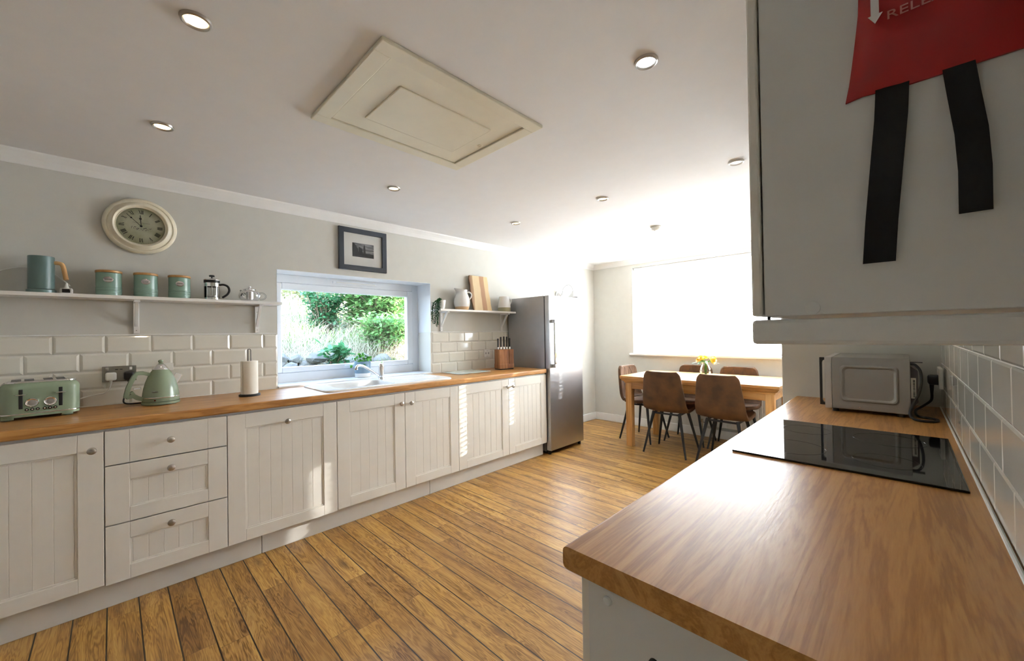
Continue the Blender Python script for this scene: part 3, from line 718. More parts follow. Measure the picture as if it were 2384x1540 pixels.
m = MB(); m.tube([(3.330, 2.545, 1.143), (3.345, 2.54, 1.140), (3.359, 2.535, 1.115), (3.361, 2.53, 1.07), (3.352, 2.525, 1.02), (3.335, 2.51, .98), (3.326, 2.50, .945), (3.334, 2.49, .926), (3.36, 2.475, .9225), (3.395, 2.49, .9225), (3.405, 2.53, .9225), (3.385, 2.56, .9225), (3.35, 2.58, .924), (3.345, 2.66, .935), (3.37, 2.72, .950), (3.395, 2.76, .972), (3.398, 2.77, 1.005)], .0048, 10, smooth_n=5)
m.lathe([(.0045, -.045), (.0075, 0), (.0085, .006)], (3.398, 2.77, 1.04), 12); m.box(3.385, 3.427, 2.750, 2.792, 1.040, 1.084, .010)
m.lathe([(.0045, -.045), (.0075, 0)], (3.398, 2.77, 1.045), 12)
cab = tag(m.build('power_cable', BLACK, smooth=40), 'black microwave power cable and plug coiled behind the microwave', 'cable')
so_ = thing('wall_socket', 'pale double wall socket seen edge-on on the dark tiles by the microwave', 'socket', (WR-.009, 2.77, 1.07))
m = MB(); m.box(WR-.022, WR-.0095, 2.70, 2.845, 1.028, 1.116, .003); pls = m.build('faceplate', WPL, so_)
m = MB(); m.box(WR-.026, WR-.021, 2.72, 2.735, 1.088, 1.104, .002); m.build('switch', WPL, pls)

# ------------------------------------------------------------------ fridge
fr_ = thing('tall_fridge', 'tall stainless steel fridge at the end of the left worktop', 'fridge', (.34, 3.83, 0))
fy0, fy1 = 3.475, 4.075
m = MB(); m.box(.03, .575, fy0, fy1, .03, 1.700, .003); m.build('cabinet_body', DSTEEL, fr_, 30)
m = MB(); m.box(.585, .645, fy0, fy1, .045, 1.700, .004); dr = m.build('door', STEEL, fr_, 30)
MB().box(.574, .586, fy0+.004, fy1-.004, .05, 1.695).build('door_seal', DARK, fr_)
hy = fy0+.05
for a in (1.405, .928): MB().box(.645, .690, hy-.012, hy+.018, a, a+.037, .003).build('handle_bracket', plain('satin grey', (.5, .5, .5), .35, .6), dr)
m = MB(); m.box(.668, .690, hy-.008, hy+.014, .965, 1.405, .004); m.build('handle_bar', CHROME, dr)
m = MB(); m.box(.03, .56, fy0+.01, fy1-.01, .006, .032); m.build('base_plinth', BLKM, fr_)
for a in (fy0+.03, fy1-.03): MB().lathe([(.018, 0), (.018, .045)], (.60, a, .0), 16).build('foot', BLKM, fr_)
m = MB(); m.box(.585, .64, fy1-.075, fy1-.015, 1.700, 1.712, .003); m.build('hinge_cover', plain('grey plastic', (.2, .2, .2), .5), fr_)
# gooseneck wall lamp
wl = thing('gooseneck_wall_lamp', 'small white gooseneck wall lamp showing over the fridge top', 'wall lamp', (.0, 4.47, 1.80))
m = MB(); m.lathe([(.062, 0), (.062, .012), (.052, .020), (.044, .024), (.040, .034), (.026, .040), (.014, .052), (.012, .06), (0, .06)], (0, 4.46, 1.803), 28, 'x'); m.build('wall_plate', plain('pale grey enamel', (.60, .60, .60), .4), wl, 40)
m = MB(); m.tube([(.055, 4.46, 1.80), (.075, 4.46, 1.83), (.085, 4.47, 1.89), (.12, 4.49, 1.93), (.165, 4.50, 1.935), (.20, 4.51, 1.90), (.21, 4.515, 1.845)], .0055, 10, smooth_n=5); m.build('arm', plain('pale grey enamel', (.6, .6, .6), .4), wl, 40)
m = MB(); m.lathe([(.014, .035), (.016, .02), (.024, .012), (.034, 0), (.058, -.028), (.075, -.038), (.072, -.038), (.055, -.026), (.03, -.002)], (.21, 4.515, 1.81), 28, cap=False); m.build('shade', plain('pale grey enamel', (.6, .6, .6), .4), wl, 40)

# ------------------------------------------------------------------ shelves and brackets
def shelf(y0, y1, lab):
    s = tag(MB().box(.001, .168, y0, y1, 1.529, 1.548, .0015).build('wall_shelf', TRIM), lab, 'shelf'); return s
shelf(-.9, 1.068, 'long white wall shelf on the left holding the green canisters')
shelf(2.428, 3.463, 'short white wall shelf right of the window holding jugs and board')
def bracket(y, lab):
    t = thing('shelf_bracket', lab, 'bracket', (0, y, 1.529), 0, 'white wooden shelf brackets'); w_ = .013
    m = MB(); m.box(.001, .014, y-w_, y+w_, 1.333, 1.529, .0015); wp = m.build('wall_plate', TRIM, t)
    MB().box(.014, .135, y-w_, y+w_, 1.516, 1.529, .0015).build('arm', TRIM, t)
    m = MB(); m.prism([(.012, 1.372), (.012, 1.396), (.096, 1.517), (.116, 1.517)], 'y', y-.008, y+.008, .001); m.build('brace', TRIM, t)
    for z in (1.352, 1.48): MB().lathe([(.003, 0), (.002, .001), (0, .001)], (.014, y, z), 10, 'x').build('screw', NICKEL, wp)
bracket(.318, 'white shelf bracket below the three green canisters')
bracket(.947, 'white shelf bracket next to the left edge of the window')
bracket(2.545, 'white shelf bracket just right of the window, below the jug')
bracket(3.385, 'white shelf bracket beside the fridge, above the knife block')
ZS = 1.548
# canisters
cn = thing('storage_canister', 'x', 'canister', (0, 0, 0), 0, 'green storage canisters on the left shelf')
r = .053
pr = [(r-.002, 0), (r, .003)]
for k in range(5): z = .012+k*.0075; pr += [(r, z), (r+.0012, z+.0018), (r+.0012, z+.0045), (r, z+.006)]
pr += [(r, .055), (r, .126), (r-.002, .128)]
MB().lathe(pr, (0, 0, 0), 44).build('body', SAGE2, cn, 30)
MB().lathe([(r+.001, .1285), (r+.0025, .130), (r+.0025, .140), (r+.001, .1415), (0, .1415)], (0, 0, 0), 44).build('lid', BAMB, cn, 30)
b = bmesh.new(); bmesh.ops.create_uvsphere(b, u_segments=28, v_segments=8, radius=1)
for v in b.verts: v.co = Vector((v.co.x*.0035, v.co.y*.0205, v.co.z*.0165))
m = MB(); m.add(b); bd = None
m.bm.transform(Matrix.Rotation(-.06, 4, 'Z') @ Matrix.Translation((r, 0, .088)))
bd = m.build('badge', plain('pewter badge', (.62, .58, .60), .22, .8, var=.1), cn, 60)
m = MB()
for k in range(-3, 4):
    m.box(.0030, .0040, k*.004-.0012, k*.004+.0012, -.003, .003)
m.bm.transform(Matrix.Rotation(-.06, 4, 'Z') @ Matrix.Translation((r, 0, .088))); m.build('badge_relief', NICKEL, bd)
used = [False]
for y, lab in ((.203, 'green canister with wooden lid, leftmost of three, beside the milk frother'), (.358, 'middle green canister with wooden lid, above the shelf bracket'), (.512, 'green canister with wooden lid next to the cafetiere')):
    place(cn, used, (.098, y, ZS), random.uniform(-.05, .05), lab)
# milk frother jug
fj = thing('milk_frother', 'dark teal milk frother jug with wooden handle at the left of the shelf', 'frother', (.10, -.045, ZS))
m = MB(); m.lathe([(.052, 0), (.053, .003), (.053, .016), (.050, .018)], (.1, -.045, ZS), 40); m.build('base', TEAL, fj, 30)
m = MB(); m.lathe([(.0465, .020), (.0475, .023), (.047, .19), (.0465, .192), (.0445, .192), (.0445, .180), (0, .180)], (.1, -.045, ZS), 40); m.build('body', TEAL, fj, 30)
m = MB(); m.tube([(.105, -.003, ZS+.163), (.108, .012, ZS+.163), (.109, .024, ZS+.160), (.111, .031, ZS+.148), (.113, .036, ZS+.12), (.116, .041, ZS+.085), (.117, .043, ZS+.075)], .0100, 12, smooth_n=4); m.build('handle', BEECH, fj, 60)
t = tag(MB().tube([(.10, .055, ZS+.045), (.06, .03, ZS+.075), (.03, -.03, ZS+.13), (.015, -.10, ZS+.142), (.012, -.16, ZS+.13), (.012, -.24, ZS+.08), (.02, -.30, ZS+.004)], .003, 8, smooth_n=6).build('power_cable', WPL, smooth=50), 'thin pale cable arching behind the milk frother', 'cable')
pg = thing('power_plug', 'white mains plug lying on the shelf beside the milk frother', 'plug', (.115, .045, ZS))
m = MB(); m.box(.09, .138, .020, .066, ZS, ZS+.030, .006); m.lathe([(.012, 0), (.008, .012), (.0045, .03)], (.112, .043, ZS+.028), 12); m.build('plug_body', WPL, pg, 40)
MB().box(.1375, .1405, .028, .058, ZS+.005, ZS+.025, .002).build('plug_face', BLACK, pg)
m = MB(); m.box(.138, .156, .056, .060, ZS+.018, ZS+.026); m.build('plug_pin', NICKEL, pg)
# cafetiere
cf = thing('cafetiere', 'glass cafetiere with black handle on the left shelf', 'cafetiere', (.10, .675, ZS))
c = (.10, .675, ZS)
m = MB(); m.lathe([(.040, .010), (.041, .012), (.041, .118), (.0385, .118), (.0385, .014), (0, .014)], c, 36, cap=False); m.build('beaker', GLASS, cf, 40)
m = MB(); m.lathe([(.0425, .086), (.0425, .112), (.0415, .112), (.0415, .086), (.0425, .086)], c, 36, cap=False); m.lathe([(.0425, .004), (.0425, .014), (.0415, .014), (.0415, .004), (.0425, .004)], c, 36, cap=False)
for k in range(4):
    a = PI/4+k*PI/2; m.tube([(c[0]+.043*math.cos(a), c[1]+.043*math.sin(a), ZS), (c[0]+.0425*math.cos(a), c[1]+.0425*math.sin(a), ZS+.10)], .0022, 6)
m.build('metal_frame', CHROME, cf, 40)
m = MB(); m.lathe([(.043, .110), (.043, .126), (.041, .128)], c, 36); m.build('collar', BLACK, cf, 40)
m = MB(); m.lathe([(.047, .127), (.047, .130), (.038, .137), (.020, .1405), (0, .1412)], c, 36); ld = m.build('lid', CHROME, cf, 40)
m = MB(); m.lathe([(.004, .140), (.004, .150), (.014, .152), (.016, .157), (.013, .162), (0, .163)], c, 24); m.build('plunger_knob', BLACK, ld, 40)
m = MB(); m.tube([(c[0], c[1], ZS+.02), (c[0], c[1], ZS+.128)], .0022, 8); m.lathe([(.037, .020), (.037, .028), (0, .028)], c, 30); m.build('plunger', NICKEL, cf, 40)
m = MB(); m.tube([(.110, .715, ZS+.100), (.115, .735, ZS+.103), (.120, .757, ZS+.092), (.122, .765, ZS+.066), (.120, .755, ZS+.040), (.114, .735, ZS+.022), (.112, .728, ZS+.018)], .0065, 12, smooth_n=4); m.build('handle', BLACK, cf, 60)
# glass teapot
tpo = thing('glass_teapot', 'small round glass teapot with steel infuser on the left shelf', 'teapot', (.10, .885, ZS)); c = (.10, .885, ZS)
m = MB(); m.lathe([(.030, .001), (.046, .006), (.060, .022), (.065, .040), (.060, .058), (.046, .072), (.036, .078), (.039, .084)], c, 36, cap=False); m.build('glass_body', GLASS, tpo, 60)
m = MB(); m.lathe([(0, .010), (.020, .010), (.021, .012), (.022, .066), (.034, .078), (.036, .081), (.030, .084), (0, .086)], c, 32); inf = m.build('infuser', CHROME, tpo, 40)
m = MB(); m.lathe([(.003, .085), (.003, .090), (.008, .094), (.0095, .100), (.008, .106), (0, .109)], c, 20); m.build('lid_knob', CHROME, inf, 60)
m = MB(); m.tube([(.105, .935, ZS+.058), (.107, .960, ZS+.062), (.109, .980, ZS+.045), (.107, .972, ZS+.022), (.104, .945, ZS+.014)], .004, 10, smooth_n=5); m.tube([(.062, .862, ZS+.05), (.045, .852, ZS+.064), (.032, .845, ZS+.080)], [.009, .005], 12); m.build('glass_handle', GLASS, tpo, 60)

# right shelf objects
jg = thing('ceramic_jug', 'large white ceramic jug with bare clay base on the right shelf', 'jug', (.092, 2.745, ZS)); c = (.092, 2.745, ZS)
MB().lathe([(.064, 0), (.066, .003), (.0745, .032), (.0745, .0325)], c, 40).build('clay_base', TERR, jg, 40)
m = MB(); b = bmesh.new()
prof = [(.0745, .0325), (.082, .055), (.085, .080), (.080, .115), (.068, .145), (.058, .170), (.055, .190), (.058, .208), (.055, .208), (.051, .190), (.054, .165), (.060, .140)]
m.lathe(prof, c, 40, cap=False)
for v in m.bm.verts:
    z = v.co.z-ZS
    if z > .17:
        d = (Vector((v.co.x, v.co.y))-Vector((c[0], c[1])))
        k = max(0, -d.y/.058)**3*(z-.17)/.038
        v.co.y -= .034*k; v.co.z += .012*k
m.build('body', CERAM, jg, 60)
m = MB(); m.tube([(.10, 2.795, ZS+.180), (.105, 2.83, ZS+.188), (.108, 2.858, ZS+.170), (.106, 2.855, ZS+.135), (.102, 2.825, ZS+.105)], [.008, .007], 12, smooth_n=5); m.build('handle', CERAM, jg, 60)
jg2 = thing('ceramic_jug', 'smaller white jug with olive clay base on the shelf against the fridge', 'jug', (.10, 3.345, ZS)); c = (.10, 3.345, ZS)
MB().lathe([(.073, 0), (.074, .003), (.0735, .045)], c, 40).build('clay_base', OLIVE, jg2, 40)
MB().lathe([(.0735, .0455), (.070, .09), (.061, .140), (.056, .170), (.053, .170), (.058, .135), (.066, .08)], c, 40, cap=False).build('body', CERAM, jg2, 40)
m = MB(); m.tube([(.12, 3.40, ZS+.145), (.125, 3.425, ZS+.150), (.125, 3.435, ZS+.12), (.12, 3.415, ZS+.08)], .006, 10, smooth_n=4); m.build('handle', CERAM, jg2, 60)
# serving board leaning on the wall
def board_mat():
    m, t, b = nt('striped live edge board wood')
    tcn = N(t, 'ShaderNodeTexCoord'); sp = N(t, 'ShaderNodeSeparateXYZ'); lk(t, tcn.outputs['Object'], sp.inputs[0])
    nz = N(t, 'ShaderNodeTexNoise', i_Scale=3.0, i_Detail=2.0); lk(t, tcn.outputs['Object'], nz.inputs['Vector'])
    mp = N(t, 'ShaderNodeMapping'); mp.inputs['Scale'].default_value = (20, 60, 5); lk(t, tcn.outputs['Object'], mp.inputs['Vector'])
    n2 = N(t, 'ShaderNodeTexNoise', i_Scale=1.0, i_Detail=4.0, i_Distortion=.6); lk(t, mp.outputs[0], n2.inputs['Vector'])
    f = math_(t, 'ADD', sp.outputs[1], math_(t, 'ADD', math_(t, 'MULTIPLY', math_(t, 'SUBTRACT', nz.outputs[0], .5), .05), math_(t, 'MULTIPLY', math_(t, 'SUBTRACT', n2.outputs[0], .5), .012)))
    f2 = math_(t, 'ADD', math_(t, 'MULTIPLY', f, 3.5), .5)
    c = ramp(t, f2, [(.0, (.20, .09, .03)), (.135, (.45, .27, .12)), (.16, (.80, .64, .38)), (.49, (.80, .62, .36)), (.51, (.46, .25, .12)), (.71, (.50, .28, .14)), (.73, (.80, .60, .32)), (1, (.80, .58, .30))])
    c = mixc(t, math_(t, 'MULTIPLY', n2.outputs[0], .35), c, (.45, .28, .12), 'MULTIPLY')
    lk(t, c, b.inputs['Base Color']); b.inputs['Roughness'].default_value = .5; return m
bd_ = thing('serving_board', 'tall live edge wooden serving board leaning on the wall', 'board', (.085, 3.03, ZS))
L = [(-.125, 0), (-.128, .05), (-.138, .10), (-.134, .16), (-.142, .22), (-.136, .28), (-.143, .345), (-.132, .385), (.118, .385), (.122, .30), (.116, .22), (.128, .14), (.126, .08), (.134, 0)]
m = MB(); m.prism(L, 'x', -.009, .009, .003, M_=Matrix.Translation((.085, 3.03, ZS)) @ Matrix.Rotation(-.16, 4, 'Y'))
m.bm.transform(Matrix.Translation((0, 0, .0015))); m.build('board_plank', board_mat(), bd_, 30)
# trailing plant
tpl = thing('trailing_plant', 'small trailing green plant hanging off the end of the right shelf', 'plant', (.10, 2.483, ZS))
MB().lathe([(.034, 0), (.036, .004), (.046, .088), (.043, .088), (.041, .075), (0, .075)], (.10, 2.483, ZS), 30).build('pot', CERAM, tpl, 40)
LF = leafmat('dark succulent leaf', (.008, .06, .014), (.025, .15, .035), .15, .8)
def leaf_quad(m, p_, d, w_, l_, n_=None, bend=.2):
    d = d.normalized(); n_ = n_ or Vector((random.uniform(-1, 1), random.uniform(-1, 1), random.uniform(-1, 1)))
    s_ = d.cross(n_).normalized(); n_ = s_.cross(d)
    a = p_; b1 = p_+d*l_*.35+s_*w_/2; b2 = p_+d*l_*.35-s_*w_/2; c1 = p_+d*l_*.75+s_*w_*.36-n_*bend*l_*.3; c2 = p_+d*l_*.75-s_*w_*.36-n_*bend*l_*.3; e = p_+d*l_-n_*bend*l_*.5
    V = [m.bm.verts.new(q) for q in (a, b1, c1, e, c2, b2)]
    m.bm.faces.new((V[0], V[1], V[2], V[4], V[5])) if False else (m.bm.faces.new((V[0], V[1], V[5])), m.bm.faces.new((V[1], V[2], V[4], V[5])), m.bm.faces.new((V[2], V[3], V[4])))
m = MB(); ms = MB(); rn = random.Random(3)
for k in range(11):
    bottom = rn.choice((1.37, 1.40, 1.44, 1.50, 1.56)); sx0 = .10+rn.uniform(-.02, .03); ex = .10+rn.uniform(-.03, .07); ey = 2.385+rn.uniform(-.015, .045)
    if k < 3: bottom = 1.375+.01*k; ey = 2.415+.006*k; ex = .12
    if k == 3: bottom = 1.42; ey = 2.365; ex = .12
    P_ = [Vector((sx0, 2.483, 1.625)), Vector(((sx0+ex)/2, 2.45, 1.65)), Vector((ex, ey+.01, 1.60)), Vector((ex, ey, 1.54)), Vector((ex+rn.uniform(-.004, .004), ey, (1.54+bottom)/2)), Vector((ex, ey+rn.uniform(-.006, .006), bottom))]
    ms.tube(P_, .0013, 5, smooth_n=4)
    for i in range(5):
        A, B = P_[i], P_[i+1]; nn = max(3, int((B-A).length/.0058))
        for j in range(nn):
            q = A.lerp(B, j/nn)+Vector((rn.uniform(-.009, .009), rn.uniform(-.010, .010), rn.uniform(-.003, .003)))
            m.sphere(q, rn.uniform(.0038, .0060), (1, 1, .7), 1)
m.build('leaves', LF, tpl, 60); ms.build('stems', LF, tpl)

# ------------------------------------------------------------------ clock
ck = thing('wall_clock', 'round cream wall clock with Roman numerals above the left shelf', 'clock', (0, .342, 1.987)); cc = (0, .342, 1.987)
m = MB(); m.lathe([(.158, 0), (.166, .006), (.168, .016), (.160, .026), (.150, .028), (.146, .024), (.140, .026), (.132, .036), (.124, .040), (.118, .037), (.115, .030), (.111, .031), (.109, .020)], (.0, cc[1], cc[2]), 64, 'x', cap=False); m.build('case', CREAMF, ck, 50)
def dial_mat():
    m, t, b = nt('aged clock dial')
    tcn = N(t, 'ShaderNodeTexCoord'); nz = N(t, 'ShaderNodeTexNoise', i_Scale=14.0, i_Detail=4.0); lk(t, tcn.outputs['Object'], nz.inputs['Vector'])
    ln = N(t, 'ShaderNodeVectorMath', operation='LENGTH'); lk(t, tcn.outputs['Object'], ln.inputs[0])
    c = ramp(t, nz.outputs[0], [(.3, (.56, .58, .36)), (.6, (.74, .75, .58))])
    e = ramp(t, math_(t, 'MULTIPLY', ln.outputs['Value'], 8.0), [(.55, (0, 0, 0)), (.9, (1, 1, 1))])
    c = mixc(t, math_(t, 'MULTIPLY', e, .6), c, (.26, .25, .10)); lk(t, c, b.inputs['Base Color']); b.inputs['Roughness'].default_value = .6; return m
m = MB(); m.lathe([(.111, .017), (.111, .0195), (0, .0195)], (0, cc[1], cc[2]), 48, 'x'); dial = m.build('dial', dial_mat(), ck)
Z = .0200
def stroke(m, x0, y0, x1, y1, wd):   # dial plane coords: u right (+y), v up (+z)
    d = Vector((x1-x0, y1-y0)); n_ = Vector((-d.y, d.x)).normalized()*wd/2
    P_ = [(x0+n_.x, y0+n_.y), (x1+n_.x, y1+n_.y), (x1-n_.x, y1-n_.y), (x0-n_.x, y0-n_.y)]
    m.prism([(cc[1]+u, cc[2]+v) for u, v in P_], 'x', Z-.0003, Z+.0004)
def glyph(m, s, ang, r0=.074, r1=.098):
    wds = {'I': .0056, 'V': .0115, 'X': .0115}; tot = sum(wds[k] for k in s); pos = -tot/2
    def T(u, r): 
        a = ang; return (u*math.cos(a)+r*math.sin(a), -u*math.sin(a)+r*math.cos(a))
    for k in s:
        wdt = wds[k]; cxx = pos+wdt/2
        if k == 'I': stroke(m, *T(cxx, r0), *T(cxx, r1), .0036)
        if k == 'V': stroke(m, *T(cxx-.0042, r1), *T(cxx, r0), .0030); stroke(m, *T(cxx+.0042, r1), *T(cxx, r0), .0013)
        if k == 'X': stroke(m, *T(cxx-.0045, r1), *T(cxx+.0045, r0), .0030); stroke(m, *T(cxx+.0045, r1), *T(cxx-.0045, r0), .0012)
        pos += wdt
m = MB()
for i, s_ in enumerate(('XII', 'I', 'II', 'III', 'IIII', 'V', 'VI', 'VII', 'VIII', 'IX', 'X', 'XI')): glyph(m, s_, i*PI/6)
for k in range(60):
    a = k*PI/30; r1 = .106; stroke(m, r1*math.sin(a), r1*math.cos(a), (r1-.003)*math.sin(a), (r1-.003)*math.cos(a), .0008)
m.build('numerals', INK, dial)
m = MB(); rn = random.Random(5)
for k in range(46):       # smudgy engraved ornament under the centre and faint lettering strokes above it
    u = rn.uniform(-.042, .042); v = -.014-.004*math.cos(u*90)+rn.uniform(-.010, .004)
    stroke(m, u, v, u+rn.uniform(-.006, .006), v+rn.uniform(-.002, .002), .0024)
for k in range(12):
    u = -.036+k*.0065; stroke(m, u, .020, u+.003, .0205, .0022)
m.build('ornament', plain('faded sepia print', (.14, .11, .09), .7, var=.2), dial)
m = MB()
def hand(L, ang, wd):
    u, v = math.sin(ang), math.cos(ang); stroke(m, 0, 0, u*L, v*L, wd); q = .68*L
    m.lathe([(wd*1.8, .0), (wd*1.8, .0012)], (.0205, cc[1]+u*q, cc[2]+v*q), 14, 'x')
for v in (0,): hand(.092, math.radians(-44), .0026); hand(.066, math.radians(-3), .0034)
m.lathe([(.006, 0), (.006, .003), (0, .004)], (.0202, cc[1], cc[2]), 16, 'x'); m.bm.transform(Matrix.Translation((.0012, 0, 0))); m.build('hands', BLACK, ck)
m = MB(); m.lathe([(.112, .024), (.09, .0285), (.05, .0315), (0, .0325)], (0, cc[1], cc[2]), 40, 'x', cap=False); m.build('cover_glass', thin_glass('clock glass', (1, 1, 1), .7), ck, 60)

# ------------------------------------------------------------------ framed picture
pf = thing('picture_frame', 'dark grey framed monochrome landscape print above the window', 'picture', (0, 1.742, 2.035))
py0, py1, pz0, pz1 = 1.531, 1.953, 1.857, 2.213; fw_ = .041
m = MB(); frame_x(m, .001, .024, py0, py1, pz0, pz1, fw_, fw_, fw_, fw_, .0015); m.build('frame', GREY, pf)
MB().box(.003, .008, py0+.03, py1-.03, pz0+.03, pz1-.03).build('mount', MOUNT, pf)
def print_mat():
    m, t, b = nt('monochrome shore photograph')
    tcn = N(t, 'ShaderNodeTexCoord'); sp = N(t, 'ShaderNodeSeparateXYZ'); lk(t, tcn.outputs['Object'], sp.inputs[0])
    Y, Zc = sp.outputs[1], sp.outputs[2]
    cb = N(t, 'ShaderNodeCombineXYZ'); lk(t, math_(t, 'MULTIPLY', Y, 8.0), cb.inputs[0]); lk(t, math_(t, 'MULTIPLY', Zc, 60.0), cb.inputs[1])
    nz = N(t, 'ShaderNodeTexNoise', i_Scale=1.0, i_Detail=4.0); lk(t, cb.outputs[0], nz.inputs['Vector'])
    lk(t, ramp(t, nz.outputs[0], [(.38, (.05, .055, .06)), (.62, (.42, .43, .44))]), b.inputs['Base Color']); b.inputs['Roughness'].default_value = .3; return m
iy0, iy1, iz0, iz1 = 1.648, 1.838, 1.975, 2.094
pr_ = MB().box(.0079, .0086, iy0, iy1, iz0, iz1).build('photo_print', print_mat(), pf)
m = MB()
def sil(P_): m.prism([(iy0+u*(iy1-iy0), iz0+v*(iz1-iz0)) for u, v in P_], 'x', .0086, .0089)
sil([(0, 0), (1, 0), (1, .25), (.8, .33), (.6, .30), (.45, .25), (0, .22)])
sil([(0, .2), (0, .97), (.10, .93), (.17, .80), (.22, .66), (.27, .58), (.29, .2)])
sil([(.29, .2), (.29, .72), (.33, .74), (.40, .66), (.46, .60), (.49, .2)])
sil([(.50, .05), (.51, .75), (.54, .92), (.57, .90), (.595, .72), (.61, .42), (.63, .10)])
m.build('rock_silhouette', plain('near black print', (.022, .024, .026), .35, var=.3), pr_)
MB().box(.012, .0125, py0+.036, py1-.036, pz0+.036, pz1-.036).build('cover_glass', thin_glass('picture glass', (1, 1, 1), .35), pf)

# ------------------------------------------------------------------ toaster
to = thing('toaster', 'sage green four slot toaster at the left end of the worktop', 'toaster', (.185, -.042, ZW), .10); M_ = wm(to)
def rbox(m, x0, x1, y0, y1, z0, z1, rv, n=6, top_r=.02, steps=5, M_=None):
    rings = []
    for k in range(steps+1):
        a = PI/2*k/steps; off = top_r*(1-math.cos(a)); rings.append((off, z1-top_r+top_r*math.sin(a)))
    rings = [(0, z0)]+rings
    b = loft([[(x, y, z) for x, y in rrect(x0+o_, x1-o_, y0+o_, y1-o_, max(.004, rv-o_*.6), n)] for o_, z in rings], True)
    b.faces.new([b.verts[i] for i in range(4*(n+1))][::-1]) if False else None
    b.verts.ensure_lookup_table(); b.faces.new([b.verts[i] for i in range(4*(n+1))])
    return m.add(b, M_)
m = MB(); rbox(m, -.12, .12, -.13, .13, .016, .178, .045, top_r=.03, M_=M_); tb = m.build('body', SAGE, to, 50)
m = MB(); rbox(m, -.121, .121, -.131, .131, .028, .0335, .045, top_r=.002, M_=M_); m.build('chrome_band', CHROME, to, 50)
m = MB(); rbox(m, -.095, .095, -.112, .118, .176, .186, .035, top_r=.006, M_=M_); tpc = m.build('top_plate', CHROME, to, 50)
for y in (-.078, -.037, .024, .066):
    MB().box(-.068, .072, y-.0155, y+.0155, .1805, .1868, .001, M_=M_).build('toast_slot', BLACK, tpc)
for y in (-.064, .062):
    m = MB(); m.box(.1185, .1215, y-.0065, y+.0065, .055, .148, .002, M_=M_); sl = m.build('lever_slot', BLACK, to)
    b = bmesh.new(); bmesh.ops.create_uvsphere(b, u_segments=20, v_segments=10, radius=1)
    for v in b.verts: v.co = Vector((v.co.x*.024+.131, v.co.y*.022+y, v.co.z*.0048+.124))
    m = MB(); m.add(b, M_); m.build('lever', CHROME, sl, 60)
for y in (-.030, .028):
    m = MB(); m.lathe([(.0225, 0), (.0225, .003), (.019, .006), (.0165, .0045), (0, .004)], (.120, y, .082), 30, 'x', M_=M_); di = m.build('browning_dial', CHROME, to, 50)
    m = MB(); m.lathe([(.0135, .0), (.0135, .0012), (.004, .002), (.004, .008), (0, .009)], (.1235, y, .082), 24, 'x', M_=M_); m.build('dial_centre', SILVER, di, 40)
for y in (-.046, -.029, -.012, .010, .027, .044):
    m = MB(); m.lathe([(.0068, 0), (.0068, .004), (.004, .005), (0, .005)], (.1195, y, .050), 18, 'x', M_=M_); bt = m.build('button', BLACK, to, 40)
    m = MB(); m.lathe([(.0032, .0), (.0028, .0015), (0, .002)], (.1240, y, .050), 12, 'x', M_=M_); m.build('button_cap', CHROME, bt, 40)
for y in (-.105, .085):
    for x in (.084, -.075): MB().box(x-.022, x+.022, y-.02, y+.02, .004, .022, .005, M_=M_).lathe([(.010, 0), (.012, .006)], (x, y, 0.0005), 14, M_=M_).build('foot', SAGE, to, 40)
# toaster cable with white plug
m = MB(); m.tube([(.10, .03, .945), (.04, .10, .975), (.025, .15, .985), (.024, .18, .990), (.026, .200, 1.01), (.028, .208, 1.045)], .0036, 8, smooth_n=6)
m.lathe([(.0045, -.022), (.008, 0)], (.028, .208, 1.064), 12); m.box(.022, .046, .185, .232, 1.060, 1.107, .009)
tag(m.build('power_cable', WPL, smooth=50), 'cream toaster cable with a white plug in the metal socket', 'cable')
m = MB(); m.tube([(.10, .36, .922), (.09, .29, .921), (.09, .262, .93), (.06, .262, .955), (.035, .285, 1.0), (.030, .285, 1.045)], .0042, 8, smooth_n=6)
m.lathe([(.005, -.022), (.009, 0)], (.030, .284, 1.062), 12); m.box(.022, .048, .261, .306, 1.058, 1.106, .010)
tag(m.build('power_cable', BLACK, smooth=50), 'black kettle cable with a black plug in the metal socket', 'cable')
sk2 = thing('wall_socket', 'brushed metal double socket on the tiles behind the kettle', 'socket', (.01, .244, 1.095))
m = MB(); m.box(.0095, .0185, .172, .316, 1.052, 1.142, .002); fp = m.build('faceplate', plain('satin metal plate', (.34, .32, .29), .25, .9), sk2)
for y in (.192, .292): MB().box(.0185, .0225, y-.006, y+.006, 1.118, 1.134, .0015).build('rocker_switch', WPL if y > .25 else NICKEL, fp)
m = MB(); m.box(.0183, .0192, .226, .238, 1.120, 1.124).box(.0183, .0192, .245, .257, 1.120, 1.124); m.build('plate_marks', BLACK, fp)
sw = thing('fused_switch', 'small white switch plate on the tiles right behind the kettle lid', 'switch', (.01, .46, 1.122))
MB().box(.0095, .019, .415, .487, 1.098, 1.146, .002).build('faceplate', WPL, sw)

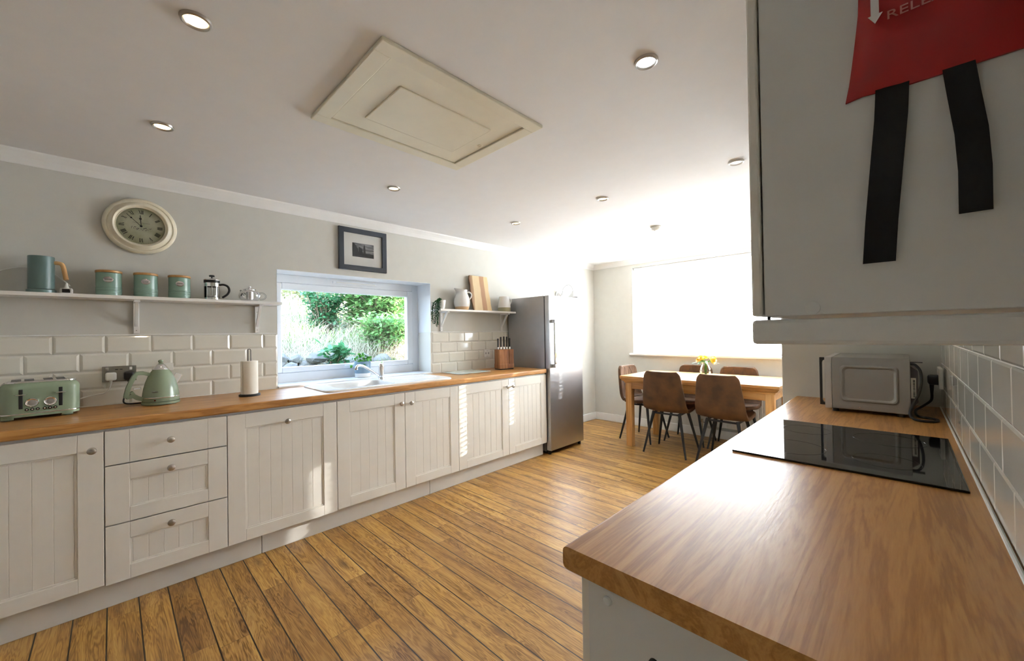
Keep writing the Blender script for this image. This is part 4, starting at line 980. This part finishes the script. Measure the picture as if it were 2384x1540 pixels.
# ------------------------------------------------------------------ kettle
kt = thing('electric_kettle', 'sage green cone shaped electric kettle with chrome neck', 'kettle', (.20, .415, ZW), 0)
c = (.20, .415, ZW)
m = MB(); m.lathe([(.082, .002), (.086, .004), (.087, .016), (.084, .0185)], c, 48); m.build('power_base', SAGE, kt, 40)
m = MB(); m.lathe([(.080, .019), (.083, .021), (.084, .040), (.0835, .042)], c, 48); m.build('lower_ring', SAGE, kt, 40)
m = MB(); m.lathe([(.0843, .042), (.0848, .043), (.0848, .0455), (.0843, .0465)], c, 48); m.build('chrome_band', CHROME, kt, 40)
m = MB(); m.lathe([(.083, .046), (.0815, .065), (.077, .095), (.069, .130), (.058, .162), (.047, .185), (.037, .200), (.034, .204)], c, 48); kb = m.build('body', SAGE, kt, 50)
m = MB(); m.lathe([(.036, .202), (.0355, .205), (.028, .218), (.018, .231), (.012, .2345)], c, 36); nk = m.build('neck', CHROME, kt, 50)
m = MB(); m.lathe([(.014, .233), (.012, .236), (.007, .239), (.010, .243), (.0125, .249), (.010, .256), (0, .2595)], c, 24); m.build('lid_knob', SAGE, nk, 60)
dv = Vector((.10, -1, 0)).normalized(); pd = Vector((0, 0, 1))
def kp(a, z): return Vector(c)+dv*a+Vector((0, 0, z))
def ribbon(m, P_, wd, th):
    side = Vector((-dv.y, dv.x, 0)); b = bmesh.new(); R = []
    for i, q in enumerate(P_):
        d = (P_[min(i+1, len(P_)-1)]-P_[max(i-1, 0)]).normalized(); n_ = side.cross(d).normalized()
        R.append([b.verts.new(q+side*a_*wd/2+n_*b_*th/2) for a_, b_ in ((1, 1), (-1, 1), (-1, -1), (1, -1))])
    for A, B in zip(R, R[1:]):
        for k in range(4): b.faces.new((A[k], A[(k+1) % 4], B[(k+1) % 4], B[k]))
    b.faces.new(R[0]); b.faces.new(R[-1][::-1]); bmesh.ops.bevel(b, geom=[e for e in b.edges], offset=.0012, segments=1, affect='EDGES'); m.add(b)
m = MB(); ribbon(m, [kp(.050, .176), kp(.078, .186), kp(.104, .186), kp(.114, .170), kp(.128, .140), kp(.140, .105), kp(.147, .070), kp(.149, .052)], .032, .020)
ribbon(m, [kp(.149, .056), kp(.120, .060), kp(.105, .048), kp(.078, .036)], .030, .022); ribbon(m, [kp(.128, .085), kp(.118, .065), kp(.100, .050)], .028, .016)
m.build('handle', SAGE, kt, 50)
m = MB(); ribbon(m, [kp(.113, .183), kp(.124, .163), kp(.137, .132), kp(.1495, .098), kp(.156, .068)], .012, .003); m.build('handle_trim', CHROME, kt)
m = MB(); ribbon(m, [kp(.088, .102), kp(.120, .100)], .020, .010); m.build('power_switch', CHROME, kt)
m = MB(); m.prism([(-.017, -.012), (.017, -.012), (.009, .056), (-.009, .056)], 'y', 0, .036, .002, M_=Matrix.Translation((c[0], c[1]+.040, c[2]+.130)) @ Matrix.Rotation(-.5, 4, 'X')); m.build('spout', CHROME, kt)
ba = math.radians(-22); bdv = Vector((math.cos(ba), math.sin(ba), 0))
m = MB(); P_ = []
for k in range(20):
    a = 2*PI*k/20; u = .014*math.copysign(abs(math.cos(a))**.6, math.cos(a)); v = .0042*math.sin(a)
    aa = ba+u/.079; P_.append((c[0]+.0815*math.cos(aa), c[1]+.0815*math.sin(aa), c[2]+.078+v))
m.tube(P_, .0008, 6, close=True)
for k in range(7):
    aa = ba+(-.010+k*.0033)/.079; m.box(-.0006, .0006, -.001, .001, -.0015, .0015, M_=Matrix.Translation((c[0]+.0812*math.cos(aa), c[1]+.0812*math.sin(aa), c[2]+.078)))
m.build('badge', CHROME, kb)
m = MB(); m.lathe([(.004, 0), (.004, .001), (0, .002)], (c[0]+.0838*math.cos(ba), c[1]+.0838*math.sin(ba), c[2]+.030), 14, 'x', M_=Matrix.Identity(4)); m.build('indicator_light', plain('dark red lens', (.10, .008, .006), .2), kt)

# ------------------------------------------------------------------ paper towel
pt_ = thing('paper_towel_holder', 'black wire kitchen roll holder near the left edge of the window', 'roll holder', (.262, .846, ZW)); c = (.262, .846, ZW)
MB().lathe([(.060, 0), (.060, .010), (.058, .012), (0, .012)], c, 40).build('base', BLKM, pt_, 30)
m = MB(); dy = .008
m.tube([(c[0], c[1]-dy, ZW+.012), (c[0], c[1]-dy, ZW+.298), (c[0], c[1]-dy*.6, ZW+.305), (c[0], c[1]+dy*.6, ZW+.305), (c[0], c[1]+dy, ZW+.298), (c[0], c[1]+dy, ZW+.012)], .0022, 8); m.build('wire_post', BLKM, pt_, 40)
m = MB(); m.lathe([(.019, .014), (.046, .014), (.0475, .016), (.0475, .226), (.046, .228), (.019, .228), (.019, .014)], c, 48, cap=False)
m.box(c[0]-.002, c[0]+.028, c[1]-.0492, c[1]-.0465, ZW+.016, ZW+.226)
tag(m.build('paper_towel_roll', PAPER, smooth=40), 'white kitchen paper roll on the black wire holder', 'paper roll')

# ------------------------------------------------------------------ plant on sill
pp = thing('potted_plant', 'leafy green plant in a blue grey pot on the window sill', 'plant', (-.125, 1.785, .932)); c = (-.125, 1.785, .932)
MB().lathe([(.062, 0), (.066, .004), (.0665, .036)], c, 40).build('pot_foot', CERAM, pp, 40)
MB().lathe([(.0665, .0365), (.067, .042), (.069, .140), (.066, .140), (.064, .122), (0, .122)], c, 40).build('pot', plain('blue grey glaze', (.20, .30, .38), .5), pp, 40)
LG = leafmat('bright green leaf', (.05, .22, .02), (.14, .40, .05), .4)
m = MB(); ms = MB(); rn = random.Random(11); random.seed(11)
for k in range(34):
    a = rn.uniform(0, 2*PI); rr = rn.uniform(.01, .09); hh = rn.uniform(.13, .215)-rr*.45
    base = Vector((c[0]+rn.uniform(-.03, .03), c[1]+rn.uniform(-.03, .03), c[2]+.12)); tip = Vector((c[0]+rr*math.cos(a)*.8, c[1]+rr*math.sin(a)*1.15, c[2]+hh))
    ms.tube([base, (base+tip)/2+Vector((0, 0, .012)), tip], .0011, 5)
    for j in range(3):
        d = Vector((rn.uniform(-1, 1), rn.uniform(-1, 1), rn.uniform(-.6, .3))); leaf_quad(m, tip, d, .021, .028)
m.build('leaves', LG, pp, fix=False); ms.build('stems', LG, pp)

# ------------------------------------------------------------------ glass board, knife block, switches at the far end
gb = tag(MB().box(.035, .345, 2.52, 2.90, ZW+.003, ZW+.008, .0015, M_=None).build('glass_chopping_board', BGLASS), 'clear glass chopping board lying on the worktop beyond the sink', 'chopping board')
for x in (.06, .32):
    for y in (2.55, 2.87): MB().lathe([(.008, 0), (.008, .003)], (x, y, ZW+.0002), 12).build('rubber_foot', WPL, gb)
kbk = thing('knife_block', 'acacia knife block in front of the fridge side', 'knife block', (.27, 3.165, ZW), .0); c = kbk.location
KM = Matrix.Translation((.27, 3.165, ZW)) @ Matrix.Rotation(-.25, 4, 'Z')
m = MB(); m.box(-.055, .055, -.088, .030, .010, .215, .004, M_=KM).box(-.055, .055, .0315, .088, .010, .215, .004, M_=KM).box(-.058, .058, -.090, .090, .012, .062, .004, M_=KM); m.build('block', WALNUT, kbk, 30)
MB().box(-.052, .052, -.086, .086, 0.0005, .012, .002, M_=KM).build('base', BLACK, kbk)
m = MB(); m.box(-.02, .02, -.085, -.03, .2152, .2165, M_=KM); m.build('slot_insert', BLACK, kbk)
kn_ = thing('kitchen_knife', 'x', 'knife', (0, 0, 0), 0, 'black handled knives standing in the block')
m = MB(); m.box(-.0085, .0085, -.007, .007, .022, .125, .0035); m.build('handle', BLACK, kn_, 40)
m = MB(); m.box(-.0065, .0065, -.0055, .0055, -.002, .0225, .001); m.build('bolster', CHROME, kn_)
used = [False]
for i, (yy, zz, lab) in enumerate(((-.072, -.012, 'knife with short black handle, leftmost in the block'), (-.038, .006, 'black handled knife second from the left in the block'), (.0, .010, 'tallest black handled knife in the middle of the block'), (.034, .008, 'black handled knife second from the right in the block'), (.070, -.010, 'shorter black handled knife at the fridge end of the block'))):
    p_ = KM @ Vector((.0, yy, .215+zz*0.0+.002)); o = place(kn_, used, p_, -.25, lab)
    for ch in kids(o):
        if ch.name.startswith('handle'):
            ch.scale = (1, 1, 1+zz*9)
            ch.location.z = -zz*9*.022
sp_ = thing('fused_spur', 'white fused switch with red mark on the tiles left of the knife block', 'switch', (.01, 3.15, 1.083))
fp = MB().box(.0095, .019, 3.103, 3.193, 1.042, 1.126, .002).build('faceplate', WPL, sp_)
m = MB(); m.box(.019, .0205, 3.120, 3.135, 1.075, 1.095, .0005).box(.019, .0205, 3.160, 3.176, 1.075, 1.095, .0005).box(.019, .0198, 3.138, 3.158, 1.112, 1.115).box(.019, .0198, 3.138, 3.158, 1.050, 1.053); m.build('switch_marks', plain('grey mark', (.35, .33, .33), .4), fp)
ms_ = thing('metal_socket', 'brushed metal single socket half hidden by the knife block', 'socket', (.01, 3.36, 1.08))
MB().box(.0095, .0175, 3.31, 3.40, 1.035, 1.13, .002).build('faceplate', plain('satin metal plate', (.34, .32, .29), .25, .9), ms_)

# ------------------------------------------------------------------ dining table
dt = thing('dining_table', 'light oak dining table with moulded edge', 'table', (1.74, 4.71, 0))
tx0, tx1, ty0, ty1 = 1.0, 2.54, 4.29, 5.12
m = MB(); m.box(tx0, tx1, ty0, ty1, .770, .797, .004); m.build('tabletop', OAK, dt)
m = MB()
prf = [(0, .770), (.004, .762), (.012, .757), (.012, .750), (.022, .742), (.036, .733), (.040, .722), (.040, .716)]
R = [[(x, y, z) for x, y in ((tx0+o_, ty0+o_), (tx1-o_, ty0+o_), (tx1-o_, ty1-o_), (tx0+o_, ty1-o_))] for o_, z in prf]
m.add(loft(R, False)); m.build('edge_moulding', OAK, dt, 30)
m = MB(); m.box(tx0+.055, tx1-.055, ty0+.055, ty0+.075, .655, .745).box(tx0+.055, tx1-.055, ty1-.075, ty1-.055, .655, .745).box(tx0+.055, tx0+.075, ty0+.06, ty1-.06, .655, .745).box(tx1-.075, tx1-.055, ty0+.06, ty1-.06, .655, .745); m.build('apron', OAK, dt)
for x in (tx0+.048, tx1-.118):
    for y in (ty0+.046, ty1-.116): MB().box(x, x+.070, y, y+.070, 0, .745, .003).build('leg', OAKV, dt)
MB().box(tx1-.148, tx1-.145, ty0+.004, ty1-.004, .7971, .7974).build('leaf_joint', plain('dark wood seam', (.18, .09, .03), .6), dt)

# ------------------------------------------------------------------ chairs
def make_chair():
    t = thing('dining_chair', 'x', 'chair', (0, 0, 0), 0, 'brown leather dining chairs round the oak table')
    pr = [(.205, .470), (.150, .472), (.06, .462), (-.03, .455), (-.10, .458), (-.150, .475), (-.182, .51), (-.200, .56), (-.212, .63), (-.224, .71), (-.234, .79), (-.240, .845), (-.243, .878)]
    wd = [.36, .425, .445, .45, .455, .46, .455, .445, .43, .41, .39, .365, .30]
    # smooth resample
    P_ = []; W_ = []
    for i in range(len(pr)-1):
        for k in range(3):
            t_ = k/3; g = lambda a: a
            def cr_(v0, v1, v2, v3): return 0.5*((2*v1)+(-v0+v2)*t_+(2*v0-5*v1+4*v2-v3)*t_*t_+(-v0+3*v1-3*v2+v3)*t_**3)
            i0, i1, i2, i3 = max(i-1, 0), i, i+1, min(i+2, len(pr)-1)
            P_.append((cr_(pr[i0][0], pr[i1][0], pr[i2][0], pr[i3][0]), cr_(pr[i0][1], pr[i1][1], pr[i2][1], pr[i3][1]))); W_.append(cr_(wd[i0], wd[i1], wd[i2], wd[i3]))
    P_.append(pr[-1]); W_.append(wd[-1])
    nu = 12; split = 15
    def shell(i0, i1, name, quilt):
        b = bmesh.new(); G_ = []; nP = len(P_)
        for i in range(i0, i1+1):
            y, z = P_[i]; row = []
            a = P_[max(i-1, 0)]; c_ = P_[min(i+1, nP-1)]; d = Vector((c_[0]-a[0], c_[1]-a[1])).normalized(); n_ = Vector((d.y, -d.x))
            if n_.y < 0 and i < 10: n_ = -n_
            back = min(1, max(0, (i-9)/8))
            for k in range(nu+1):
                u = -1+2*k/nu; x = u*W_[i]/2
                lift = .028*abs(u)**2.5
                off = lift
                # normal pointing to the sitter: up on the seat, forward on the back
                nx_, nz_ = (0, 1) if back == 0 else (back, 1-back)
                L_ = math.hypot(nx_, nz_); yy = y+off*nx_/L_; zz = z+off*nz_/L_*.6
                row.append(b.verts.new((x, yy, zz)))
            G_.append(row)
        for i in range(len(G_)-1):
            for k in range(nu): b.faces.new((G_[i][k], G_[i][k+1], G_[i+1][k+1], G_[i+1][k]))
        m = MB(); m.add(b); o = m.build(name, LEATHER, t, 80)
        md = o.modifiers.new('thick', 'SOLIDIFY'); md.thickness = .036; md.offset = 0
        bv = o.modifiers.new('soft', 'BEVEL'); bv.width = .013; bv.segments = 3; bv.limit_method = 'ANGLE'; bv.angle_limit = math.radians(50)
        return o
    seat = shell(0, split, 'seat', False)
    back = shell(split, len(P_)-1, 'backrest', True)
    # stitched seams on the front of the backrest
    m = MB()
    def bpnt(u, v):
        i = split+2+(len(P_)-3-split-2)*v; i0 = int(i); f = i-i0; y = P_[i0][0]*(1-f)+P_[min(i0+1, len(P_)-1)][0]*f; z = P_[i0][1]*(1-f)+P_[min(i0+1, len(P_)-1)][1]*f; w__ = W_[i0]
        return Vector((u*w__/2, y+.0185+.028*abs(u)**2.5, z))
    for s_ in (-1, 1):
        for u0 in (-.9, -.3, .3): m.tube([bpnt(max(-.95, min(.95, s_*(u0+.6*k/6))), k/6) for k in range(7)], .0018, 5)
    m.build('stitching', plain('dark stitching', (.06, .025, .012), .7), back)
    m = MB(); m.tube([(-.14, .13, .432), (.14, .13, .432), (.14, -.12, .424), (-.14, -.12, .424)], .010, 8, close=True); m.box(-.14, .14, -.01, .01, .424, .440); m.build('seat_frame', BLKM, t, 40)
    for sx_ in (-1, 1):
        for sy_ in (-1, 1):
            m = MB(); m.tube([(sx_*.135, sy_*.115, .440), (sx_*.222, sy_*.200, .002)], [.0165, .0095], 12); m.build('leg', BLKM, t, 50)
    return t
ch = make_chair(); used = [False]
place(ch, used, (1.520, 4.440, 0), 0.02, 'brown leather chair with its back to us at the near left of the table')
place(ch, used, (2.075, 4.430, 0), -.04, 'brown leather chair with its back to us at the near right of the table')
place(ch, used, (1.505, 5.000, 0), PI, 'brown leather chair on the window side of the table, behind the vase')
place(ch, used, (1.985, 5.000, 0), PI+.03, 'brown leather chair on the window side of the table, furthest right')
place(ch, used, (1.055, 4.760, 0), -PI/2-.05, 'brown leather chair side-on at the left end of the table')

# ------------------------------------------------------------------ vase and flowers
vs = thing('glass_vase', 'clear ribbed glass vase with yellow flowers on the dining table', 'vase', (1.755, 4.82, .797)); c = (1.755, 4.82, .797)
m = MB(); m.lathe([(.030, .001), (.040, .004), (.052, .03), (.058, .055), (.052, .085), (.040, .110), (.034, .125), (.036, .140), (.040, .148)], c, 28, cap=False); m.build('glass_body', GLASS, vs, 60)
m = MB(); m.lathe([(.0, .003), (.036, .005), (.049, .03), (.054, .052), (.0, .053)], c, 28); m.build('water', thin_glass('water', (.85, .92, .9), .8), vs, 60)
fl = thing('flower_bunch', 'bunch of yellow flowers with green leaves in the vase', 'flowers', (1.755, 4.82, .90))
YEL = leafmat('yellow petal', (.78, .46, .02), (.90, .66, .06), .35); rn = random.Random(2)
ms = MB(); ml = MB(); heads = []
for k in range(11):
    a = rn.uniform(0, 2*PI); rr = .095*math.sqrt(rn.random()); heads.append(Vector((c[0]+rr*math.cos(a), c[1]+rr*math.sin(a), .797+rn.uniform(.185, .225)-rr*.25)))
for hd_ in heads:
    ms.tube([Vector((c[0]+rn.uniform(-.015, .015), c[1]+rn.uniform(-.015, .015), .81)), Vector((c[0]+rn.uniform(-.01, .01), c[1]+rn.uniform(-.01, .01), .93)), hd_], .0022, 6, smooth_n=3)
    m = MB(); ax = (hd_-Vector((c[0], c[1], .90))).normalized(); q = ax.to_track_quat('Z', 'Y').to_matrix()
    for ring in range(4):
        nn = 15-ring*3
        for j in range(nn):
            a = 2*PI*j/nn+ring*.2; el = .05+ring*.38
            d = q @ Vector((math.cos(a)*math.cos(el), math.sin(a)*math.cos(el), math.sin(el)))
            leaf_quad(m, hd_+d*.004, d, .014, .036-ring*.005, q @ Vector((0, 0, 1)), .3)
    m.sphere(hd_+ax*.005, .008, (1, 1, .7), 1)
    m.build('flower_head', YEL, fl, fix=False)
for k in range(9):
    a = 2*PI*k/9+.3; d = Vector((math.cos(a), math.sin(a), .1)); leaf_quad(ml, Vector((c[0], c[1], .95))+d*.02, d, .032, .13, Vector((0, 0, 1)), .5)
ms.build('stems', LG, fl); ml.build('leaves', leafmat('dull green leaf', (.05, .15, .05), (.12, .26, .12), .3), fl, fix=False)

# ------------------------------------------------------------------ radiator
rd = thing('radiator', 'white panel radiator on the wall under the back window', 'radiator', (2.3, YB-.06, .12))
m = MB(); m.box(1.60, 2.75, YB-.085, YB-.070, .15, .62, .004)
for k in range(28): m.box(1.615+k*.04, 1.640+k*.04, YB-.092, YB-.084, .165, .605, .003)
m.build('panel', TRIM, rd)
m = MB()
for k in range(46): m.box(1.61+k*.0245, 1.6115+k*.0245, YB-.070, YB-.030, .17, .60)
m.box(1.75, 1.79, YB-.07, YB-.001, .2, .5).box(2.55, 2.59, YB-.07, YB-.001, .2, .5); m.build('fins', TRIM, rd)
m = MB(); m.tube([(1.60, YB-.06, .18), (1.555, YB-.06, .18), (1.555, YB-.06, 0)], .0075, 10); m.lathe([(.014, 0), (.014, .04)], (1.555, YB-.06, .18), 14); m.build('valve', plain('brass chrome', (.6, .55, .45), .25, .9), rd, 40)

# ------------------------------------------------------------------ outside: grassy bank, stones and shrubs
SOIL = plain('earth and dead grass', (.16, .13, .08), .95, var=.4, scale=6, bump=.4, bscale=20)
rn = random.Random(21)
def bank_z(x, y):
    d = -x
    if d < 1.25: z = .90+.03*math.sin(y*3)
    elif d < 1.55: z = .90+(d-1.25)/.3*.25
    else: z = 1.15+(d-1.55)*.30
    return z+.04*math.sin(x*3.1+y*2.3)+.03*math.sin(y*5.7+x)
b = bmesh.new(); nx, ny = 50, 50; Gd = []
for i in range(nx+1):
    Gd.append([b.verts.new((x, y, bank_z(x, y))) for x, y in [(-.31-8*(i/nx)**1.5, -1.5+11*j/ny) for j in range(ny+1)]])
for i in range(nx):
    for j in range(ny): b.faces.new((Gd[i][j], Gd[i][j+1], Gd[i+1][j+1], Gd[i+1][j]))
m = MB(); m.add(b); tag(m.build('grass_bank', SOIL, smooth=60), 'sloping earth bank rising outside the kitchen window', 'bank')
STRAW = leafmat('dry straw grass', (.40, .37, .25), (.66, .63, .48), .35)
GGREEN = leafmat('green grass blade', (.08, .16, .03), (.22, .30, .08), .4)
def blades(n, xr, yr, hr, w0, mat, name, lab, lean=.5, seed=1):
    rn = random.Random(seed); m = MB(); bm_ = m.bm
    for k in range(n):
        d = xr[0]+(xr[1]-xr[0])*rn.random()**1.3; x = -d; y = rn.uniform(*yr); z = bank_z(x, y)-.01
        hh = rn.uniform(*hr); a = rn.uniform(0, 2*PI); l_ = rn.uniform(0, lean)*hh; dx, dy = math.cos(a)*l_, math.sin(a)*l_
        if name == 'dry_grass': dx += .25*hh
        px_, py_ = -math.sin(a+1)*w0/2, math.cos(a+1)*w0/2
        droop = rn.uniform(.5, 1.0)
        V = [bm_.verts.new(q) for q in ((x-px_, y-py_, z), (x+px_, y+py_, z), (x+dx*.45+px_*.8, y+dy*.45+py_*.8, z+hh*.62), (x+dx*.45-px_*.8, y+dy*.45-py_*.8, z+hh*.62), (x+dx*1.25, y+dy*1.25, z+hh*droop))]
        bm_.faces.new((V[0], V[1], V[2], V[3])); bm_.faces.new((V[3], V[2], V[4]))
    o = m.build(name, mat, fix=False); return tag(o, lab, 'grass', kind='stuff')
blades(17000, (1.30, 4.5), (.6, 6.0), (.10, .36), .0045, STRAW, 'dry_grass', 'pale dry grass covering the bank outside the window', 1.5, 1)
blades(5000, (1.6, 5.5), (.6, 6.5), (.10, .35), .010, GGREEN, 'green_grass', 'yellow green grass on the sunny bank outside', .6, 2)
blades(2200, (.45, 1.3), (.8, 3.2), (.03, .09), .006, GGREEN, 'lawn_grass', 'short green grass at the foot of the stones', .5, 3)
STONE = plain('grey field stone', (.15, .14, .125), .85, var=.35, scale=7, bump=.6, bscale=18)
rs_ = random.Random(4)
STN = [(1.38, 1.06, .105, 'large grey stone at the left edge of the view outside'), (1.36, .945, .06, 'small stone at the bottom left corner of the window view'), (1.53, .96, .075, 'pale stone low in the wall outside, second from the left'), (1.60, 1.06, .075, 'upper stone next to the large one at the left outside'), (1.72, .96, .08, 'low stone left of centre in the wall outside'), (1.79, 1.06, .08, 'dark stone under the dry grass, left of centre outside'), (1.93, .95, .07, 'flat stone low in the middle of the wall outside'), (1.99, 1.06, .08, 'small dark stone in the middle of the upper row outside'), (2.14, .97, .09, 'grey stone behind the large leaved plant outside'), (2.33, 1.0, .10, 'grey stone behind the pot plant outside'), (2.56, 1.0, .10, 'grey stone at the right of the wall outside')]
for i, (y, z, r_, lab) in enumerate(STN):
    m = MB(); m.sphere((0, 0, 0), r_, (.75, 1.25, .8), 2, .22, seed=i*3+1)
    m.bm.transform(Matrix.Translation((-1.33+.03*(i % 3), y, z)) @ Matrix.Rotation(rs_.uniform(-.5, .5), 4, 'X')); tag(m.build('field_stone', STONE), lab, 'stone', 'stones of the low wall outside the window')
def shrub(name, lab, c, size, nl, lw, ll, mat, seed, stemc=None, cat='shrub', broad=False):
    t = thing(name, lab, cat, (c[0], c[1], bank_z(c[0], c[1]))); rn = random.Random(seed); random.seed(seed)
    ml = MB(); ms = MB(); z0 = bank_z(c[0], c[1])
    for k in range(nl//9):
        a = rn.uniform(0, 2*PI); rr = rn.random()**.5; h_ = rn.uniform(.06, 1.0)
        tip = Vector((c[0]+size[0]*rr*math.cos(a)*(.6+.4*h_), c[1]+size[1]*rr*math.sin(a)*(.6+.4*h_), z0+size[2]*h_))
        base = Vector((c[0]+rn.uniform(-.1, .1), c[1]+rn.uniform(-.1, .1), z0)); mid = base.lerp(tip, .6)+Vector((0, 0, .06))
        if k % 3 == 0: ms.tube([base, mid, tip], [.006, .0025], 5)
        for j in range(9):
            q = mid.lerp(tip, rn.random())+Vector((rn.uniform(-.05, .05), rn.uniform(-.05, .05), rn.uniform(-.05, .05)))
            d = Vector((rn.uniform(-1, 1), rn.uniform(-1, 1), rn.uniform(-.4, .7))); s_ = rn.uniform(.7, 1.25)
            leaf_quad(ml, q, d, lw*s_, ll*s_, Vector((rn.uniform(-.5, .5), rn.uniform(-.5, .5), 1)))
    ml.build('foliage', mat, t, fix=False); ms.build('stems', plain('brown stem', (.20, .13, .08), .8), t)
L1 = leafmat('blue green leaf', (.035, .12, .045), (.09, .25, .10), .4)
L2 = leafmat('fresh yellow green leaf', (.09, .22, .06), (.26, .44, .14), .45)
shrub('leafy_shrub', 'broad dense green shrub filling the right of the window view', (-2.15, 2.95, 0), (.55, .68, .85), 7200, .038, .085, L2, 31)
shrub('leafy_shrub', 'dark green bramble bush in the middle left of the window view', (-2.3, 2.25, 0), (.32, .30, .72), 1900, .035, .065, L1, 32)
shrub('leafy_shrub', 'pale low shrub at the lower right corner of the window view', (-1.45, 2.72, 0), (.22, .50, .42), 2600, .032, .060, L2, 33)
shrub('broadleaf_plant', 'large leaved plant standing behind the sill pot outside', (-1.12, 1.98, 0), (.12, .17, .30), 150, .045, .11, L1, 34, cat='plant')
shrub('leafy_shrub', 'pale bush high on the bank at the top right of the window view', (-3.9, 4.3, 0), (.8, 1.2, .8), 2600, .06, .12, L2, 35)
shrub('leafy_shrub', 'thin scrubby bush high on the bank at the top left of the window view', (-3.7, 2.5, 0), (.6, .7, .55), 900, .05, .09, leafmat('olive leaf', (.16, .18, .06), (.34, .34, .16), .4), 36)
# ground outside the back window
tag(MB().box(-.3, 9, YB+.32, 25, -.3, -.2).build('paving', plain('pale paving', (.55, .53, .48), .9)), 'pale paving outside the back window', 'paving')
